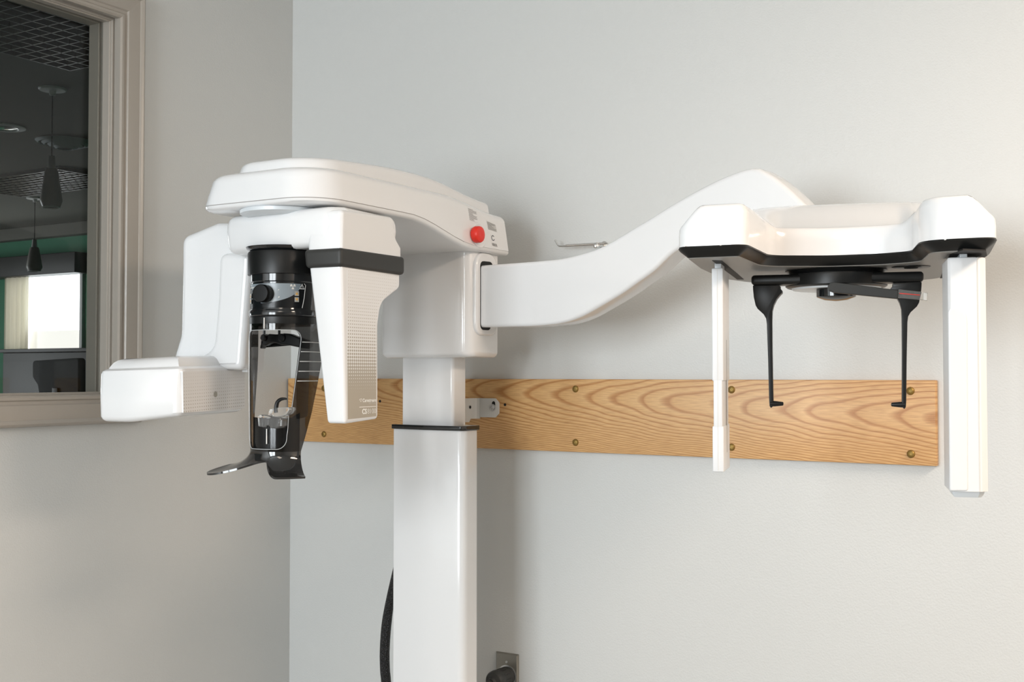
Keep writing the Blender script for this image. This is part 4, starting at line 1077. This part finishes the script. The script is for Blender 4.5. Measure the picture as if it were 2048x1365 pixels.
# pivot and swing arm of the nasion support
pv = G.ab(G.at_b(1672, 575, 2.12)); pw = G.w(pv[0], 2.13, 0)
zpt = ZU - 0.030; zpb = G.at_b(1660, 592, 2.10).z
piv = link('nasion_pivot', lathe((pw.x, pw.y, zpt), -Z, [(0.034, 0), (0.034, zpt - zpb), (0.033, zpt - zpb + 0.001), (0.020, zpt - zpb + 0.006), (0.002, zpt - zpb + 0.008)], 40), 'blackgloss', tt)
na = [(1655, 572.5), (1660, 566.5), (1668, 564.5), (1797, 580.5), (1796, 598), (1668, 585.5), (1658, 582)]
nar = link('nasion_arm', face_b(G, na, 2.068, 0.014, 0.0012, 0.002), 'rubber', tt)
clip = link('nasion_tip', face_b(G, [(1797.5, 579), (1847, 584.5), (1855.5, 586), (1854.5, 602), (1846, 600.5), (1796.5, 596)], 2.071, 0.008, 0.0006), 'clear', nar)
link('red_line', face_b(G, [(1799, 586.2), (1840, 589.8), (1840, 591.3), (1799, 587.9)], 2.069, 0.0012, 0.0003), 'red', clip)
bm = face_b(G, [(1847, 586), (1855, 587), (1854, 601.5), (1846.5, 600)], 2.0695, 0.010, 0.0004); link('end_stop', bm, 'printgrey', clip)

# ================================================================== SMALL THINGS ON THE WALL
# chrome garment hook half hidden behind the side arm
hy = -0.035
hk = empty('wall_hook', at_y(1200, 489, 0), 'thin chrome wall hook with upturned tip behind the white side arm', 'hook')
pp_ = spline([at_y(u, v, hy) for u, v in ((1110.5, 480.5), (1113, 485.5), (1116, 490.5), (1120, 492.6), (1131, 492.3))], 5) + [at_y(1215, 487, hy)]
link('rod', tube(pp_, 0.0022, 10), 'chrome', hk)
p = at_y(1132, 491.8, hy); q = at_y(1210, 487.5, hy); dr = (q - p).normalized()
link('sleeve', tube([p, q], 0.0036, 12), 'chrome', hk)
p = at_y(1191, 492.5, hy - 0.003)
link('ball', lathe(p - Y * 0.006, Y, [(0.0001, 0), (0.004, 0.001), (0.006, 0.004), (0.006, 0.008), (0.003, 0.012)], 20), 'chrome', hk)
p = at_y(1202, 490.5, -0.02)
link('mount', lathe((p.x, 0, p.z), -Y, [(0.011, 0), (0.011, 0.003), (0.005, 0.006), (0.005, 0.038)], 20), 'chrome', hk)

# metal outlet plate with the heavy black plug
ox0 = at_y(991.5, 1303, -0.004).x; ox1 = at_y(1036.5, 1310, -0.004).x; oz1 = 0.6715
ow = ox1 - ox0
op = empty('outlet_plate', ((ox0 + ox1) / 2, 0, oz1 - 0.115), 'brushed metal outlet plate low on the wall right of the column', 'outlet')
pl2 = [(ox0, oz1 - 0.115), (ox1, oz1 - 0.115), (ox1, oz1), (ox0, oz1)]
link('plate', stack([Vector(p) for p in pl2], (0, -0.006, 0), X, Z, Y, [(0, 0.004), (0.003, 0.0008), (0.006, 0)]), 'plate', op)
sp_ = at_y(1013, 1325, -0.006)
bm = lathe((sp_.x, -0.006, sp_.z), -Y, [(0.0036, 0), (0.003, 0.0012), (0.0002, 0.0014)], 16); link('screw', bm, 'steel', op)
rc = Vector(((ox0 + ox1) / 2 + 0.001, 0, oz1 - 0.0585))
link('receptacle', lathe((rc.x, -0.006, rc.z), -Y, [(0.028, 0), (0.028, 0.0015), (0.026, 0.0018), (0.02, 0.0018)], 36), 'steel', op)
pg = empty('power_plug', (rc.x, -0.05, rc.z - 0.03), 'large black twist lock plug pushed into the metal outlet plate', 'plug')
pr = [(0.0235, 0.0), (0.0245, 0.003), (0.0245, 0.012), (0.0235, 0.014), (0.0235, 0.040), (0.0255, 0.042), (0.0262, 0.050), (0.0255, 0.060), (0.022, 0.066), (0.012, 0.070), (0.009, 0.078)]
bm = lathe((rc.x, -0.008, rc.z), -Y, pr, 40)
link('plug_body', bm, 'plug', pg)
bm = bmesh.new()
for k in range(10):
    t = 2 * pi * k / 10; c = Vector((rc.x + 0.0238 * cos(t), -0.024, rc.z + 0.0238 * sin(t)))
    tube([c, c - Y * 0.024], 0.0016, 6, bm)
link('grip_rib', bm, 'plug', pg)
cord = spline([(rc.x, -0.080, rc.z), (rc.x - 0.006, -0.098, rc.z - 0.006), (rc.x - 0.016, -0.104, rc.z - 0.030), (rc.x - 0.022, -0.10, rc.z - 0.10), (rc.x - 0.03, -0.07, rc.z - 0.30), (rc.x - 0.05, -0.05, 0.02), (rc.x - 0.08, -0.05, 0.008)], 8)
link('cord', tube(cord, 0.0075, 12), 'plug', pg)

# braided cable bundle coming out behind the column
cy = -0.16
cpt = [at_y(795, 1110, cy), at_y(788, 1150, cy), at_y(781, 1195, cy), at_y(773, 1250, cy), at_y(769.5, 1300, cy), at_y(770, 1340, cy), at_y(773, 1380, cy)]
cpt += [cpt[-1] + Vector((0.01, 0, -0.2)), Vector((cpt[-1].x + 0.03, cy + 0.02, 0.05)), Vector((cpt[-1].x + 0.05, cy + 0.05, 0.016))]
pth = spline(cpt, 14); n = len(pth)
rad = [0.004 + 0.0090 * sst(0, 0.35, i / (n - 1)) for i in range(n)]
def braid_mesh():
    bm = tube(pth, rad, 20)
    return bm
nt = M['braid'].node_tree; bs = nt.nodes['Principled BSDF']
tc = nt.nodes.new('ShaderNodeTexCoord'); wv = nt.nodes.new('ShaderNodeTexVoronoi'); bu = nt.nodes.new('ShaderNodeBump'); mp = nt.nodes.new('ShaderNodeMapping')
mp.inputs['Scale'].default_value = (1, 1, 1.6); wv.inputs['Scale'].default_value = 260; bu.inputs['Strength'].default_value = 0.9; bu.inputs['Distance'].default_value = 0.003
rp_ = nt.nodes.new('ShaderNodeValToRGB'); rp_.color_ramp.elements[0].color = (0.05, 0.05, 0.055, 1); rp_.color_ramp.elements[0].position = 0.05; rp_.color_ramp.elements[1].color = (0.006, 0.006, 0.007, 1); rp_.color_ramp.elements[1].position = 0.35
nt.links.new(tc.outputs['Object'], mp.inputs[0]); nt.links.new(mp.outputs[0], wv.inputs['Vector']); nt.links.new(wv.outputs['Distance'], bu.inputs['Height']); nt.links.new(bu.outputs[0], bs.inputs['Normal'])
nt.links.new(wv.outputs['Distance'], rp_.inputs[0]); nt.links.new(rp_.outputs[0], bs.inputs['Base Color'])
tag(link('cable_bundle', braid_mesh(), 'braid'), 'black braided cable bundle bulging out at the lower left of the column', 'cable')
